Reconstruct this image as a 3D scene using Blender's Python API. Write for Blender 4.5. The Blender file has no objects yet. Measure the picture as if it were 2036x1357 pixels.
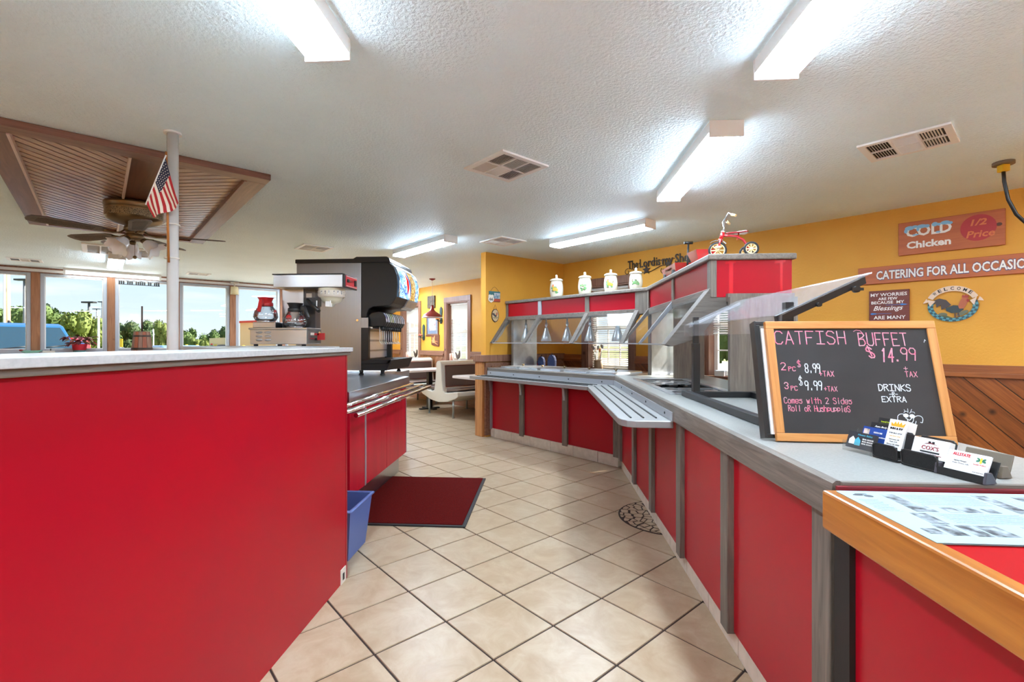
import bpy, math, random
from mathutils import Vector, Matrix
random.seed(7)
sc = bpy.context.scene
COL = sc.collection
R2 = math.sqrt(.5)
PI = math.pi
# ------------------------------------------------------------ camera
EYE = 1.25
YAW = math.radians(3.83)
cam_d = bpy.data.cameras.new('camera')
cam = bpy.data.objects.new('camera', cam_d)
COL.objects.link(cam)
cam.location = (0, 0, EYE)
cam.rotation_euler = (PI/2, 0, YAW)
cam_d.sensor_width = 36
cam_d.lens = 940*36/2036
cam_d.shift_y = .0007
cam_d.clip_start = .02
cam_d.clip_end = 500
sc.camera = cam
# ------------------------------------------------------------ sky, sun, exposure
w = bpy.data.worlds.new('sky')
sc.world = w
w.use_nodes = True
nt = w.node_tree
nt.nodes.clear()
def wn(t, **k):
    n = nt.nodes.new(t)
    for a, b in k.items(): setattr(n, a, b)
    return n
tc = wn('ShaderNodeTexCoord')
sx = wn('ShaderNodeSeparateXYZ')
nt.links.new(tc.outputs['Generated'], sx.inputs[0])
cr = wn('ShaderNodeValToRGB')
cr.color_ramp.elements[0].position = .0
cr.color_ramp.elements[0].color = (.78, .87, .94, 1)
cr.color_ramp.elements[1].position = .6
cr.color_ramp.elements[1].color = (.30, .52, .84, 1)
e = cr.color_ramp.elements.new(.16)
e.color = (.56, .76, .93, 1)
nt.links.new(sx.outputs['Z'], cr.inputs[0])
mp = wn('ShaderNodeMapping')
mp.inputs['Scale'].default_value = (1.2, 1.2, 9)
nt.links.new(tc.outputs['Generated'], mp.inputs[0])
nz = wn('ShaderNodeTexNoise')
nz.inputs['Scale'].default_value = 3.2
nz.inputs['Detail'].default_value = 6
nt.links.new(mp.outputs[0], nz.inputs['Vector'])
c2 = wn('ShaderNodeValToRGB')
c2.color_ramp.elements[0].position = .50
c2.color_ramp.elements[1].position = .70
nt.links.new(nz.outputs['Fac'], c2.inputs[0])
mx = wn('ShaderNodeMixRGB')
mx.inputs['Color2'].default_value = (.93, .95, .97, 1)
nt.links.new(c2.outputs['Color'], mx.inputs['Fac'])
nt.links.new(cr.outputs['Color'], mx.inputs['Color1'])
bg = wn('ShaderNodeBackground')
bg.inputs['Strength'].default_value = .66
nt.links.new(mx.outputs[0], bg.inputs[0])
wo = wn('ShaderNodeOutputWorld')
nt.links.new(bg.outputs[0], wo.inputs[0])
sun_d = bpy.data.lights.new('sun', 'SUN')
sun_d.energy = 11.5
sun_d.angle = .01
sun_d.color = (1, .93, .82)
sun = bpy.data.objects.new('sun', sun_d)
COL.objects.link(sun)
sd = Vector((-.80, -.42, -.62)).normalized()      # the way the light travels
sun.rotation_euler = sd.to_track_quat('-Z', 'Y').to_euler()
LAMP = 51.0                                       # radiance of the fluorescent lenses
sc.view_settings.view_transform = 'Standard'
sc.view_settings.look = 'None'
sc.view_settings.exposure = 0.92
sc.view_settings.gamma = 1
sc.view_settings.use_curve_mapping = False
try:
    sc.cycles.use_denoising = True
    sc.cycles.max_bounces = 12
    sc.cycles.diffuse_bounces = 8
    sc.cycles.glossy_bounces = 4
    sc.cycles.transparent_max_bounces = 24
    sc.cycles.sample_clamp_indirect = 25
    sc.cycles.caustics_reflective = False
    sc.cycles.caustics_refractive = False
except Exception:
    pass
# ------------------------------------------------------------ frames: E = along the aisle, W = along the walls (45 degrees to it)
class Frame:
    def __init__(s, ox, oy, r): s.ox, s.oy, s.r, s.c, s.s = ox, oy, r, math.cos(r), math.sin(r)
    def pt(s, p):
        z = p[2] if len(p) > 2 else 0
        return Vector((s.ox + p[0]*s.c - p[1]*s.s, s.oy + p[0]*s.s + p[1]*s.c, z))
E = Frame(0, 0, 0)
W = Frame(.302, 7.228, -PI/4)
def toW(x, y):
    dx, dy = x-W.ox, y-W.oy
    return ((dx-dy)*R2, (dx+dy)*R2)
def ray(u, dist, v=None, z=None):
    """a place out of doors: bearing of picture column u, dist metres ahead"""
    fx, fy = -math.sin(YAW), math.cos(YAW)
    k = (u-1018)/940
    p = Vector(((fx + fy*k)*dist, (fy - fx*k)*dist, 0))
    if v is not None: p.z = EYE + (680-v)/940*dist
    if z is not None: p.z = z
    return p
# ------------------------------------------------------------ mesh builder
class MB:
    def __init__(s): s.v, s.f, s.M, s.sm = [], [], Matrix.Identity(4), set()
    def add(s, vs, fs, smooth=False):
        k = len(s.v)
        s.v += [s.M @ Vector(p) for p in vs]
        n = len(s.f)
        s.f += [tuple(i+k for i in f) for f in fs]
        if smooth: s.sm.update(range(n, len(s.f)))
        return s
    def box(s, x0, x1, y0, y1, z0, z1):
        return s.add([(x0,y0,z0),(x1,y0,z0),(x1,y1,z0),(x0,y1,z0),(x0,y0,z1),(x1,y0,z1),(x1,y1,z1),(x0,y1,z1)],
                     [(3,2,1,0),(4,5,6,7),(0,1,5,4),(1,2,6,5),(2,3,7,6),(3,0,4,7)])
    def ext(s, poly, ax, c0, c1, smooth=False):
        """extrude a 2D outline: ax 'z' -> (x,y), 'y' -> (x,z), 'x' -> (y,z)"""
        a = sum(poly[i][0]*poly[(i+1)%len(poly)][1]-poly[(i+1)%len(poly)][0]*poly[i][1] for i in range(len(poly)))
        if (a < 0) != (ax == 'y'): poly = poly[::-1]
        n = len(poly)
        def P(p, c): return (p[0],p[1],c) if ax == 'z' else (p[0],c,p[1]) if ax == 'y' else (c,p[0],p[1])
        vs = [P(p,c0) for p in poly]+[P(p,c1) for p in poly]
        s.add(vs, [tuple(range(n-1,-1,-1)), tuple(range(n,2*n))])
        s.f.pop(); s.f.pop()
        k = len(s.v)-2*n
        s.f += [tuple(k+i for i in range(n-1,-1,-1)), tuple(k+n+i for i in range(n))]
        m = len(s.f)
        s.f += [(k+i, k+(i+1)%n, k+n+(i+1)%n, k+n+i) for i in range(n)]
        if smooth: s.sm.update(range(m, len(s.f)))
        return s
    def cyl(s, p0, p1, r0, r1=None, n=16, cap=True):
        r1 = r0 if r1 is None else r1
        p0, p1 = Vector(p0), Vector(p1)
        d = (p1-p0).normalized()
        a = d.orthogonal().normalized(); b = d.cross(a)
        vs = []
        for p, r in ((p0,r0),(p1,r1)):
            vs += [p+(a*math.cos(2*PI*i/n)+b*math.sin(2*PI*i/n))*r for i in range(n)]
        s.add(vs, [(i,(i+1)%n,n+(i+1)%n,n+i) for i in range(n)], True)
        if cap:
            k = len(s.v)-2*n
            s.f += [tuple(k+i for i in range(n-1,-1,-1)), tuple(k+n+i for i in range(n))]
        return s
    def tube(s, pts, r, n=8, cap=True, closed=False):
        pts = [Vector(p) for p in pts]
        m = len(pts); vs = []
        up = None
        for i, p in enumerate(pts):
            q0 = pts[(i-1) % m] if (closed or i) else p
            q1 = pts[(i+1) % m] if (closed or i < m-1) else p
            d = (q1-q0).normalized()
            if up is None: up = d.orthogonal().normalized()
            a = (up - d*up.dot(d))
            a = a.normalized() if a.length > 1e-6 else d.orthogonal().normalized()
            up = a; b = d.cross(a)
            rr = r[i] if isinstance(r, (list, tuple)) else r
            vs += [p+(a*math.cos(2*PI*j/n)+b*math.sin(2*PI*j/n))*rr for j in range(n)]
        fs = []
        for i in range(m if closed else m-1):
            k, l = i*n, ((i+1) % m)*n
            fs += [(k+j, k+(j+1)%n, l+(j+1)%n, l+j) for j in range(n)]
        s.add(vs, fs, True)
        if cap and not closed:
            k = len(s.v)-m*n
            s.f += [tuple(k+i for i in range(n-1,-1,-1)), tuple(k+(m-1)*n+i for i in range(n))]
        return s
    def lathe(s, prof, c=(0,0,0), n=24, ax='z', a0=0, a1=2*PI):
        m = len(prof); vs = []
        full = abs(a1-a0-2*PI) < 1e-6
        cols = n if full else n+1
        for i in range(cols):
            t = a0+(a1-a0)*i/n
            for r, z in prof:
                p = (r*math.cos(t), r*math.sin(t), z)
                if ax == 'y': p = (p[0], p[2], p[1])
                if ax == 'x': p = (p[2], p[0], p[1])
                vs.append((p[0]+c[0], p[1]+c[1], p[2]+c[2]))
        fs = []
        for i in range(n):
            a, b = i*m, ((i+1) % cols)*m
            fs += [(a+j, b+j, b+j+1, a+j+1) for j in range(m-1)]
        return s.add(vs, fs, True)
    def ball(s, c, r, sc_=(1,1,1), n=12):
        prof = [(max(1e-4, math.sin(PI*i/n))*r, -math.cos(PI*i/n)*r) for i in range(n+1)]
        M = s.M; s.M = M @ Matrix.Translation(c) @ Matrix.Diagonal((*sc_, 1))
        s.lathe(prof, n=n+4); s.M = M
        return s
    def build(s, name, m, parent=None, bev=0, shift=None, label=None, kind=None):
        me = bpy.data.meshes.new(name)
        vs = [p-shift for p in s.v] if shift is not None else s.v
        me.from_pydata([tuple(p) for p in vs], [], s.f)
        if s.sm:
            fl = [i in s.sm for i in range(len(s.f))]
            me.polygons.foreach_set('use_smooth', fl)
        me.materials.append(m)
        me.update()
        o = bpy.data.objects.new(name, me)
        COL.objects.link(o)
        if parent is not None: o.parent = parent
        if bev:
            md = o.modifiers.new('bevel', 'BEVEL'); md.width = bev; md.segments = 2; md.limit_method = 'ANGLE'
        if label: o['label'] = label
        if kind: o['kind'] = kind
        return o
def box(*a): return MB().box(*a)
class T:
    """a thing: an Empty that parents its parts. Geometry is given in frame coordinates (or in its own, own=True)"""
    def __init__(s, name, label=None, cat=None, fr=E, at=(0,0,0), rz=0, group=None, kind=None, own=False):
        s.e = bpy.data.objects.new(name, None)
        s.e.empty_display_size = .1
        COL.objects.link(s.e)
        s.e.location = fr.pt(at)
        s.e.rotation_euler = (0, 0, fr.r+rz)
        s.sh = None if own else Vector((at[0], at[1], at[2] if len(at) > 2 else 0))
        if label: s.e['label'] = label
        if cat: s.e['category'] = cat
        if group: s.e['group'] = group
        if kind: s.e['kind'] = kind
    def p(s, name, mb, m, bev=0, label=None, parent=None, kind=None):
        return mb.build(name, m, parent or s.e, bev, s.sh, label, kind)
def single(name, mb, m, label, cat, fr=E, at=(0,0,0), rz=0, bev=0, group=None, own=True, kind=None):
    o = mb.build(name, m, None, bev, None if own else Vector(at))
    o.location = fr.pt(at); o.rotation_euler = (0,0,fr.r+rz)
    if label: o['label'] = label
    if cat: o['category'] = cat
    if group: o['group'] = group
    if kind: o['kind'] = kind
    return o
def struct(name, mb, m, fr=E, bev=0):
    o = mb.build(name, m, None, bev)
    o.location = fr.pt((0,0,0)); o.rotation_euler = (0,0,fr.r)
    o['kind'] = 'structure'
    return o
def dup(o, parent=None):
    c = o.copy(); COL.objects.link(c)
    if parent is not None: c.parent = parent
    for ch in list(o.children): dup(ch, c)
    return c
def place(t, fr, at, rz=0, label=None, group=None):
    t.location = fr.pt(at); t.rotation_euler = (0, 0, fr.r+rz)
    if label: t['label'] = label
    if group: t['group'] = group
    return t
def clip(poly, nx, ny, d):
    """keep the side nx*x+ny*y <= d"""
    out = []
    for i, p in enumerate(poly):
        q = poly[(i+1) % len(poly)]
        a, b = nx*p[0]+ny*p[1]-d, nx*q[0]+ny*q[1]-d
        if a <= 0: out.append(p)
        if (a < 0 < b) or (b < 0 < a):
            t = a/(a-b); out.append((p[0]+(q[0]-p[0])*t, p[1]+(q[1]-p[1])*t))
    return out
def clip_to(poly, region):
    """clip poly by a convex counter-clockwise region"""
    for i, p in enumerate(region):
        q = region[(i+1) % len(region)]
        nx, ny = q[1]-p[1], p[0]-q[0]
        poly = clip(poly, nx, ny, nx*p[0]+ny*p[1])
        if len(poly) < 3: return []
    return poly
def area(poly): return abs(sum(poly[i][0]*poly[(i+1)%len(poly)][1]-poly[(i+1)%len(poly)][0]*poly[i][1] for i in range(len(poly))))/2
def strips(region, ang, pitch, gap, off=0):
    """split a convex region (ccw) into strips running at angle ang"""
    nx, ny = -math.sin(ang), math.cos(ang)
    ds = [nx*p[0]+ny*p[1] for p in region]
    k0, k1 = math.floor((min(ds)-off)/pitch), math.ceil((max(ds)-off)/pitch)
    out = []
    for k in range(k0, k1):
        a, b = off+k*pitch+gap/2, off+(k+1)*pitch-gap/2
        q = clip(clip(list(region), nx, ny, b), -nx, -ny, -a)
        if len(q) > 2 and area(q) > 1e-4: out.append(q)
    return out
# ------------------------------------------------------------ materials
def lin(r, g, b):
    f = lambda c: (c/255/12.92) if c/255 <= .04045 else ((c/255+.055)/1.055)**2.4
    return (f(r), f(g), f(b), 1)
def new_mat(name):
    m = bpy.data.materials.new(name); m.use_nodes = True
    n = m.node_tree
    return m, n, n.nodes['Principled BSDF']
def ramp(n, stops):
    r = n.nodes.new('ShaderNodeValToRGB')
    r.color_ramp.elements[0].position = stops[0][0]; r.color_ramp.elements[0].color = stops[0][1]
    r.color_ramp.elements[1].position = stops[-1][0]; r.color_ramp.elements[1].color = stops[-1][1]
    for p, c in stops[1:-1]:
        r.color_ramp.elements.new(p).color = c
    return r
def coords(n, scale=(1,1,1), kind='Object', rot=(0,0,0)):
    t = n.nodes.new('ShaderNodeTexCoord'); m = n.nodes.new('ShaderNodeMapping')
    m.inputs['Scale'].default_value = scale; m.inputs['Rotation'].default_value = rot
    n.links.new(t.outputs[kind], m.inputs[0])
    return m.outputs[0]
def noise(n, vec, scale, detail=4, rough=.5, dist=0):
    x = n.nodes.new('ShaderNodeTexNoise')
    x.inputs['Scale'].default_value = scale; x.inputs['Detail'].default_value = detail
    x.inputs['Roughness'].default_value = rough; x.inputs['Distortion'].default_value = dist
    n.links.new(vec, x.inputs['Vector'])
    return x.outputs['Fac']
def bump(n, b, fac, strength, dist=.002):
    x = n.nodes.new('ShaderNodeBump')
    x.inputs['Strength'].default_value = strength; x.inputs['Distance'].default_value = dist
    n.links.new(fac, x.inputs['Height']); n.links.new(x.outputs[0], b.inputs['Normal'])
def plain(name, c, rough=.5, metal=0, c2=None, ns=6, bs=0, bsc=200, bd=.002, coat=0, spec=None, objrand=0, kind='Object', stretch=(1,1,1)):
    m, n, b = new_mat(name)
    b.inputs['Roughness'].default_value = rough; b.inputs['Metallic'].default_value = metal
    if spec is not None: b.inputs['Specular IOR Level'].default_value = spec
    if coat: b.inputs['Coat Weight'].default_value = coat; b.inputs['Coat Roughness'].default_value = .15
    b.inputs['Base Color'].default_value = c
    v = None
    if c2 or bs: v = coords(n, stretch, kind)
    out = None
    if c2:
        r = ramp(n, [(.35, c), (.65, c2)])
        n.links.new(noise(n, v, ns, 5), r.inputs[0]); out = r.outputs[0]
    if objrand:
        oi = n.nodes.new('ShaderNodeObjectInfo'); h = n.nodes.new('ShaderNodeHueSaturation')
        mr = n.nodes.new('ShaderNodeMapRange')
        mr.inputs['To Min'].default_value = 1-objrand; mr.inputs['To Max'].default_value = 1+objrand
        n.links.new(oi.outputs['Random'], mr.inputs[0]); n.links.new(mr.outputs[0], h.inputs['Value'])
        if out: n.links.new(out, h.inputs['Color'])
        else: h.inputs['Color'].default_value = c
        out = h.outputs[0]
    if out: n.links.new(out, b.inputs['Base Color'])
    if bs: bump(n, b, noise(n, v, bsc, 3, .6), bs, bd)
    return m
def wood(name, c1, c2, ax=0, sc_=1, rough=.5, knots=None, objrand=0, coat=0, rot=None):
    """grain runs along local axis ax"""
    m, n, b = new_mat(name)
    s = [22*sc_, 22*sc_, 22*sc_]; s[ax] = 1.4*sc_
    v = coords(n, tuple(s))
    if rot:
        m0 = n.nodes.new('ShaderNodeMapping'); m0.inputs['Rotation'].default_value = rot
        q = v.node; t0 = q.inputs[0].links[0].from_socket
        n.links.new(t0, m0.inputs[0]); n.links.new(m0.outputs[0], q.inputs[0])
    if objrand:
        oi = n.nodes.new('ShaderNodeObjectInfo'); va = n.nodes.new('ShaderNodeVectorMath'); va.operation = 'ADD'
        mu = n.nodes.new('ShaderNodeMath'); mu.operation = 'MULTIPLY'; mu.inputs[1].default_value = 40
        n.links.new(oi.outputs['Random'], mu.inputs[0]); n.links.new(v, va.inputs[0]); n.links.new(mu.outputs[0], va.inputs[1])
        v = va.outputs[0]
    f = noise(n, v, 1.6, 6, .6, 1.2)
    r = ramp(n, [(.3, c1), (.7, c2)])
    n.links.new(f, r.inputs[0]); out = r.outputs[0]
    if knots:
        v2 = coords(n, (3*sc_, 3*sc_, 3*sc_))
        vo = n.nodes.new('ShaderNodeTexVoronoi'); vo.inputs['Scale'].default_value = 1.6
        n.links.new(v2, vo.inputs['Vector'])
        r2 = ramp(n, [(.03, (1,1,1,1)), (.13, (0,0,0,1))])
        n.links.new(vo.outputs['Distance'], r2.inputs[0])
        mx = n.nodes.new('ShaderNodeMixRGB'); mx.inputs['Color2'].default_value = knots
        n.links.new(r2.outputs[0], mx.inputs['Fac']); n.links.new(out, mx.inputs['Color1']); out = mx.outputs[0]
    if objrand:
        h = n.nodes.new('ShaderNodeHueSaturation'); mr = n.nodes.new('ShaderNodeMapRange')
        mr.inputs['To Min'].default_value = 1-objrand; mr.inputs['To Max'].default_value = 1+objrand
        n.links.new(oi.outputs['Random'], mr.inputs[0]); n.links.new(mr.outputs[0], h.inputs['Value'])
        n.links.new(out, h.inputs['Color']); out = h.outputs[0]
    n.links.new(out, b.inputs['Base Color'])
    b.inputs['Roughness'].default_value = rough
    if coat: b.inputs['Coat Weight'].default_value = coat; b.inputs['Coat Roughness'].default_value = .2
    bump(n, b, f, .15, .001)
    return m
def steel(name, c=(.60,.63,.66,1), rough=.28, ax=0, amt=1):
    m, n, b = new_mat(name)
    s = [60, 60, 60]; s[ax] = 1
    v = coords(n, tuple(s))
    f = noise(n, v, 3, 3, .6)
    r = ramp(n, [(.2, tuple(x*.93 for x in c[:3])+(1,)), (.8, c)])
    n.links.new(f, r.inputs[0]); n.links.new(r.outputs[0], b.inputs['Base Color'])
    b.inputs['Metallic'].default_value = amt; b.inputs['Roughness'].default_value = rough
    bump(n, b, f, .02, .0006)
    return m
def emis(name, c, s):
    m = bpy.data.materials.new(name); m.use_nodes = True; n = m.node_tree; n.nodes.clear()
    e = n.nodes.new('ShaderNodeEmission'); e.inputs[0].default_value = c; e.inputs[1].default_value = s
    o = n.nodes.new('ShaderNodeOutputMaterial'); n.links.new(e.outputs[0], o.inputs[0])
    return m
def glass(name, tint=(1,1,1,1), refl=.12, rough=.0, haze=0):
    """a thin pane: see-through with a mirror share"""
    m = bpy.data.materials.new(name); m.use_nodes = True; n = m.node_tree; n.nodes.clear()
    t = n.nodes.new('ShaderNodeBsdfTransparent'); t.inputs[0].default_value = tint
    g = n.nodes.new('ShaderNodeBsdfGlossy'); g.inputs['Roughness'].default_value = rough
    lw = n.nodes.new('ShaderNodeLayerWeight'); lw.inputs[0].default_value = .35
    mr = n.nodes.new('ShaderNodeMapRange'); mr.inputs['To Min'].default_value = refl*.3; mr.inputs['To Max'].default_value = min(1, refl*2.4)
    n.links.new(lw.outputs['Fresnel'], mr.inputs[0])
    x = n.nodes.new('ShaderNodeMixShader')
    n.links.new(mr.outputs[0], x.inputs[0]); n.links.new(t.outputs[0], x.inputs[1]); n.links.new(g.outputs[0], x.inputs[2])
    last = x
    if haze:
        d = n.nodes.new('ShaderNodeBsdfDiffuse'); d.inputs[0].default_value = (.9,.9,.92,1)
        y = n.nodes.new('ShaderNodeMixShader'); y.inputs[0].default_value = haze
        n.links.new(x.outputs[0], y.inputs[1]); n.links.new(d.outputs[0], y.inputs[2]); last = y
    o = n.nodes.new('ShaderNodeOutputMaterial'); n.links.new(last.outputs[0], o.inputs[0])
    return m
def rgb(r, g, b, rough=.5, **k): return plain('paint_%d_%d_%d' % (r,g,b), lin(r,g,b), rough, **k)
M_ceil = plain('textured_white_ceiling', lin(233,249,253), .55, bs=.9, bsc=60, bd=.012, c2=lin(228,244,248), ns=2, kind='Object')
M_yel = plain('yellow_wall_paint', lin(222,160,54), .6, c2=lin(217,154,51), ns=2.5, bs=.5, bsc=55, bd=.004)
M_grout = plain('dark_grout', lin(50,36,28), .9)
def tile_mat():
    m, n, b = new_mat('beige_floor_tile')
    oi = n.nodes.new('ShaderNodeObjectInfo')
    v = coords(n, (1,1,1)); va = n.nodes.new('ShaderNodeVectorMath'); va.operation = 'ADD'
    mu = n.nodes.new('ShaderNodeMath'); mu.operation = 'MULTIPLY'; mu.inputs[1].default_value = 37
    n.links.new(oi.outputs['Random'], mu.inputs[0]); n.links.new(v, va.inputs[0]); n.links.new(mu.outputs[0], va.inputs[1])
    f = noise(n, va.outputs[0], 7, 7, .65, .6)
    r = ramp(n, [(.32, lin(166,141,111)), (.5, lin(176,153,124)), (.68, lin(186,167,140))])
    n.links.new(f, r.inputs[0]); n.links.new(r.outputs[0], b.inputs['Base Color'])
    rr = n.nodes.new('ShaderNodeMapRange'); rr.inputs['To Min'].default_value = .22; rr.inputs['To Max'].default_value = .42
    n.links.new(f, rr.inputs[0]); n.links.new(rr.outputs[0], b.inputs['Roughness'])
    bump(n, b, f, .12, .001)
    return m
M_tile = tile_mat()
M_basetile = plain('grey_base_tile', lin(216,204,186), .45, c2=lin(202,190,172), ns=18, bs=.1, bsc=60, objrand=.05)
M_red = plain('red_laminate', lin(170,5,28), .36, c2=lin(164,7,31), ns=3, spec=.3)
M_red2 = plain('red_laminate_brushed', lin(190,14,42), .38, spec=.35, c2=lin(174,10,36), ns=2, stretch=(8,8,.5))
M_gwood = wood('grey_stained_oak', lin(88,80,72), lin(128,118,106), 2, 1.4, .5)
M_gwoodx = wood('grey_stained_oak_lengthways', lin(92,84,76), lin(132,123,112), 1, 1.4, .45)
M_gwoodw = wood('grey_stained_oak_across', lin(92,84,76), lin(132,123,112), 0, 1.4, .45)
M_pine = wood('knotty_pine_honey', lin(118,60,24), lin(168,96,44), 0, .8, .35, knots=lin(52,24,10), objrand=.12, coat=.3)
M_pinez = wood('knotty_pine_upright', lin(158,98,50), lin(205,146,88), 2, .8, .4, knots=lin(60,30,14), objrand=.1)
M_trim = wood('brown_stained_trim', lin(112,72,54), lin(150,108,86), 2, .8, .4, knots=lin(70,40,28), objrand=.06)
M_trimx = wood('brown_stained_trim_flat', lin(112,72,54), lin(150,108,86), 0, .8, .4, knots=lin(70,40,28), objrand=.06)
M_cedar = wood('dark_cedar_board', lin(96,56,40), lin(138,92,72), 0, .8, .38, objrand=.08, coat=.2)
M_cedary = wood('dark_cedar_board_y', lin(96,56,40), lin(138,92,72), 1, .8, .38, objrand=.08, coat=.2)
M_beadx = wood('ceiling_bead_board', lin(160,130,120), lin(200,172,160), 0, .6, .24, objrand=.10, coat=.3, rot=(0,0,-PI/4))
M_beady = wood('ceiling_bead_board_y', lin(160,130,120), lin(200,172,160), 0, .6, .24, objrand=.10, coat=.3, rot=(0,0,-3*PI/4))
M_post = wood('window_post_pine', lin(134,84,52), lin(176,122,84), 2, .8, .5, knots=lin(70,38,20))
M_edge = wood('honey_oak_edge', lin(158,90,24), lin(194,124,46), 1, .7, .3, coat=.4, knots=lin(130,70,24))
M_top = plain('grey_speckled_laminate', lin(152,151,145), .34, c2=lin(140,139,133), ns=160, spec=.5)
M_top2 = plain('light_grey_laminate', lin(186,186,184), .27, c2=lin(176,176,174), ns=90)
M_steel = steel('brushed_steel', ax=1)
M_steelx = steel('brushed_steel_x', ax=0)
M_steelz = steel('brushed_steel_upright', (.33,.34,.35,1), .30, 2)
M_chrome = plain('chrome', (.8,.8,.8,1), .12, 1)
M_alu = plain('mill_aluminium', lin(176,180,186), .42, .55)
M_zinc = plain('galvanised_sheet', (.66,.68,.70,1), .34, .9, c2=(.52,.54,.56,1), ns=9)
M_white = plain('white_enamel', lin(236,235,232), .4)
M_offw = plain('offwhite_plastic', lin(214,206,190), .45)
M_cream = plain('cream_glaze', lin(204,196,176), .15, coat=.5)
M_black = plain('black_plastic', lin(26,25,25), .38)
M_blackm = plain('black_metal', lin(20,20,21), .45)
M_rubber = plain('black_rubber', lin(22,22,24), .6)
M_dark = plain('void_dark', lin(34,30,27), .7)
M_brass = plain('antique_brass', lin(128,104,72), .35, .8)
M_brown = plain('brown_vinyl', lin(98,82,76), .35, bs=.1, bsc=300)
M_shell = plain('ivory_fibreglass', lin(206,200,186), .32, coat=.3)
M_mat = plain('dark_red_carpet', lin(112,17,12), .95, spec=.1, c2=lin(84,12,9), ns=140, bs=1, bsc=500, bd=.006)
M_glass = glass('window_glass', (.97,.985,.99,1), .035)
M_acry = glass('clear_acrylic', (.95,.965,.97,1), .03, .04, .010)
M_scuff = glass('scuffed_acrylic', (.92,.935,.95,1), .08, .08, .06)
M_carafe = glass('carafe_glass', (.88,.89,.90,1), .40, .02, .03)
M_slat = plain('white_blind_slat', lin(208,202,192), .5)
M_led = emis('lit_lens', (1,.985,.96,1), LAMP)

M_pined = wood('knotty_pine_falling', lin(104,50,18), lin(160,90,38), 0, .8, .33, knots=lin(44,20,8), objrand=.16, coat=.3, rot=(0,-PI/4,0))
M_pineu = wood('knotty_pine_rising', lin(112,66,40), lin(158,106,70), 0, .8, .36, knots=lin(50,26,12), objrand=.12, coat=.3, rot=(0,PI/4,0))
# ------------------------------------------------------------ floor
CEIL = 2.43
A0, A1, B0 = -5.71, 8.6, -11.0
floor = struct('floor', MB().box(A0, A1, B0, 0, -.12, -.004), M_grout, W)
TP = .338
TA, TB = 2.099, -4.156
fx, fy = -math.sin(YAW), math.cos(YAW)
cand = []
for i in range(-24, 20):
    for j in range(-21, 13):
        a, b = TA+i*TP, TB+j*TP
        if a+TP < A0 or a > A1 or b+TP < B0 or b > 0: continue
        c = W.pt((a+TP/2, b+TP/2))
        Y = c.x*fx+c.y*fy; X = c.x*fy-c.y*fx
        u = 1018+940*X/Y if Y > .3 else -1
        seen = Y > 1.2 and u > 500 and u < 1520 and c.x < 1.0 and (c.x > -1.5 or c.y > 4.2) and not (c.x+c.y > 5.75 and c.x > -.75)
        v = 680+EYE*940/Y if Y > .3 else 9e9
        if v > 1480: seen = False
        cand.append((0 if seen else 1, Y, i, j))
cand.sort()
tm = None
def tile_mesh():
    g = .0038; h = TP-g
    return MB().add([(g,g,-.006),(h,g,-.006),(h,h,-.006),(g,h,-.006),(g+.002,g+.002,0),(h-.002,g+.002,0),(h-.002,h-.002,0),(g+.002,h-.002,0)],
                    [(4,5,6,7),(0,1,5,4),(1,2,6,5),(2,3,7,6),(3,0,4,7)])
rest = MB()
for k, (s_, Y, i, j) in enumerate(cand):
    a, b = TA+i*TP, TB+j*TP
    whole = a >= A0 and a+TP <= A1 and b >= B0 and b+TP <= 0
    if k < 296 and s_ == 0 and whole:
        if tm is None:
            o = tile_mesh().build('tile', M_tile, floor); tm = o.data
        else:
            o = bpy.data.objects.new('tile', tm); COL.objects.link(o); o.parent = floor
        o.location = (a, b, 0)
        o.rotation_euler = (0, 0, 0)
    else:
        g = .0045
        x0, x1, y0, y1 = max(a+g, A0), min(a+TP-g, A1), max(b+g, B0), min(b+TP-g, 0)
        if x1-x0 > .01 and y1-y0 > .01: rest.add([(x0,y0,0),(x1,y0,0),(x1,y1,0),(x0,y1,0)], [(0,1,2,3)])
rest.build('tile_field', M_tile, floor, kind='stuff')
# broken-tile round patch by the counter foot
cx, cy, cr_ = .872, 3.43, .335
disc = [(cx+cr_*math.cos(2*PI*i/48), cy+cr_*math.sin(2*PI*i/48)) for i in range(48)]
mo = T('floor_inlay', None, None, E, (cx, cy, 0), kind='structure')
reg = clip(disc, 1, 0, .77)
mo.p('grout_bed', MB().ext(reg, 'z', .0005, .0022), M_grout)
rng = random.Random(3)
seeds = []
while len(seeds) < 78:
    p = (cx+rng.uniform(-.36,.0), cy+rng.uniform(-.34,.34))
    if all((p[0]-q[0])**2+((p[1]-q[1])*.8)**2 > .030**2 for q in seeds): seeds.append(p)
inner = clip([(cx+(cr_-.012)*math.cos(2*PI*i/36), cy+(cr_-.012)*math.sin(2*PI*i/36)) for i in range(36)], 1, 0, .768)
for k, p in enumerate(seeds):
    q = inner
    for l, r in enumerate(seeds):
        if l == k: continue
        dx, dy = r[0]-p[0], r[1]-p[1]; L = math.hypot(dx, dy)
        nx, ny = dx/L, dy/L
        q = clip(q, nx, ny, nx*(p[0]+r[0])/2+ny*(p[1]+r[1])/2 - rng.choice((.0035,.005,.009)))
        if len(q) < 3: break
    if len(q) >= 3 and area(q) > 2e-4: mo.p('tile_shard', MB().ext(q, 'z', .002, .0045), M_tile)
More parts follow.
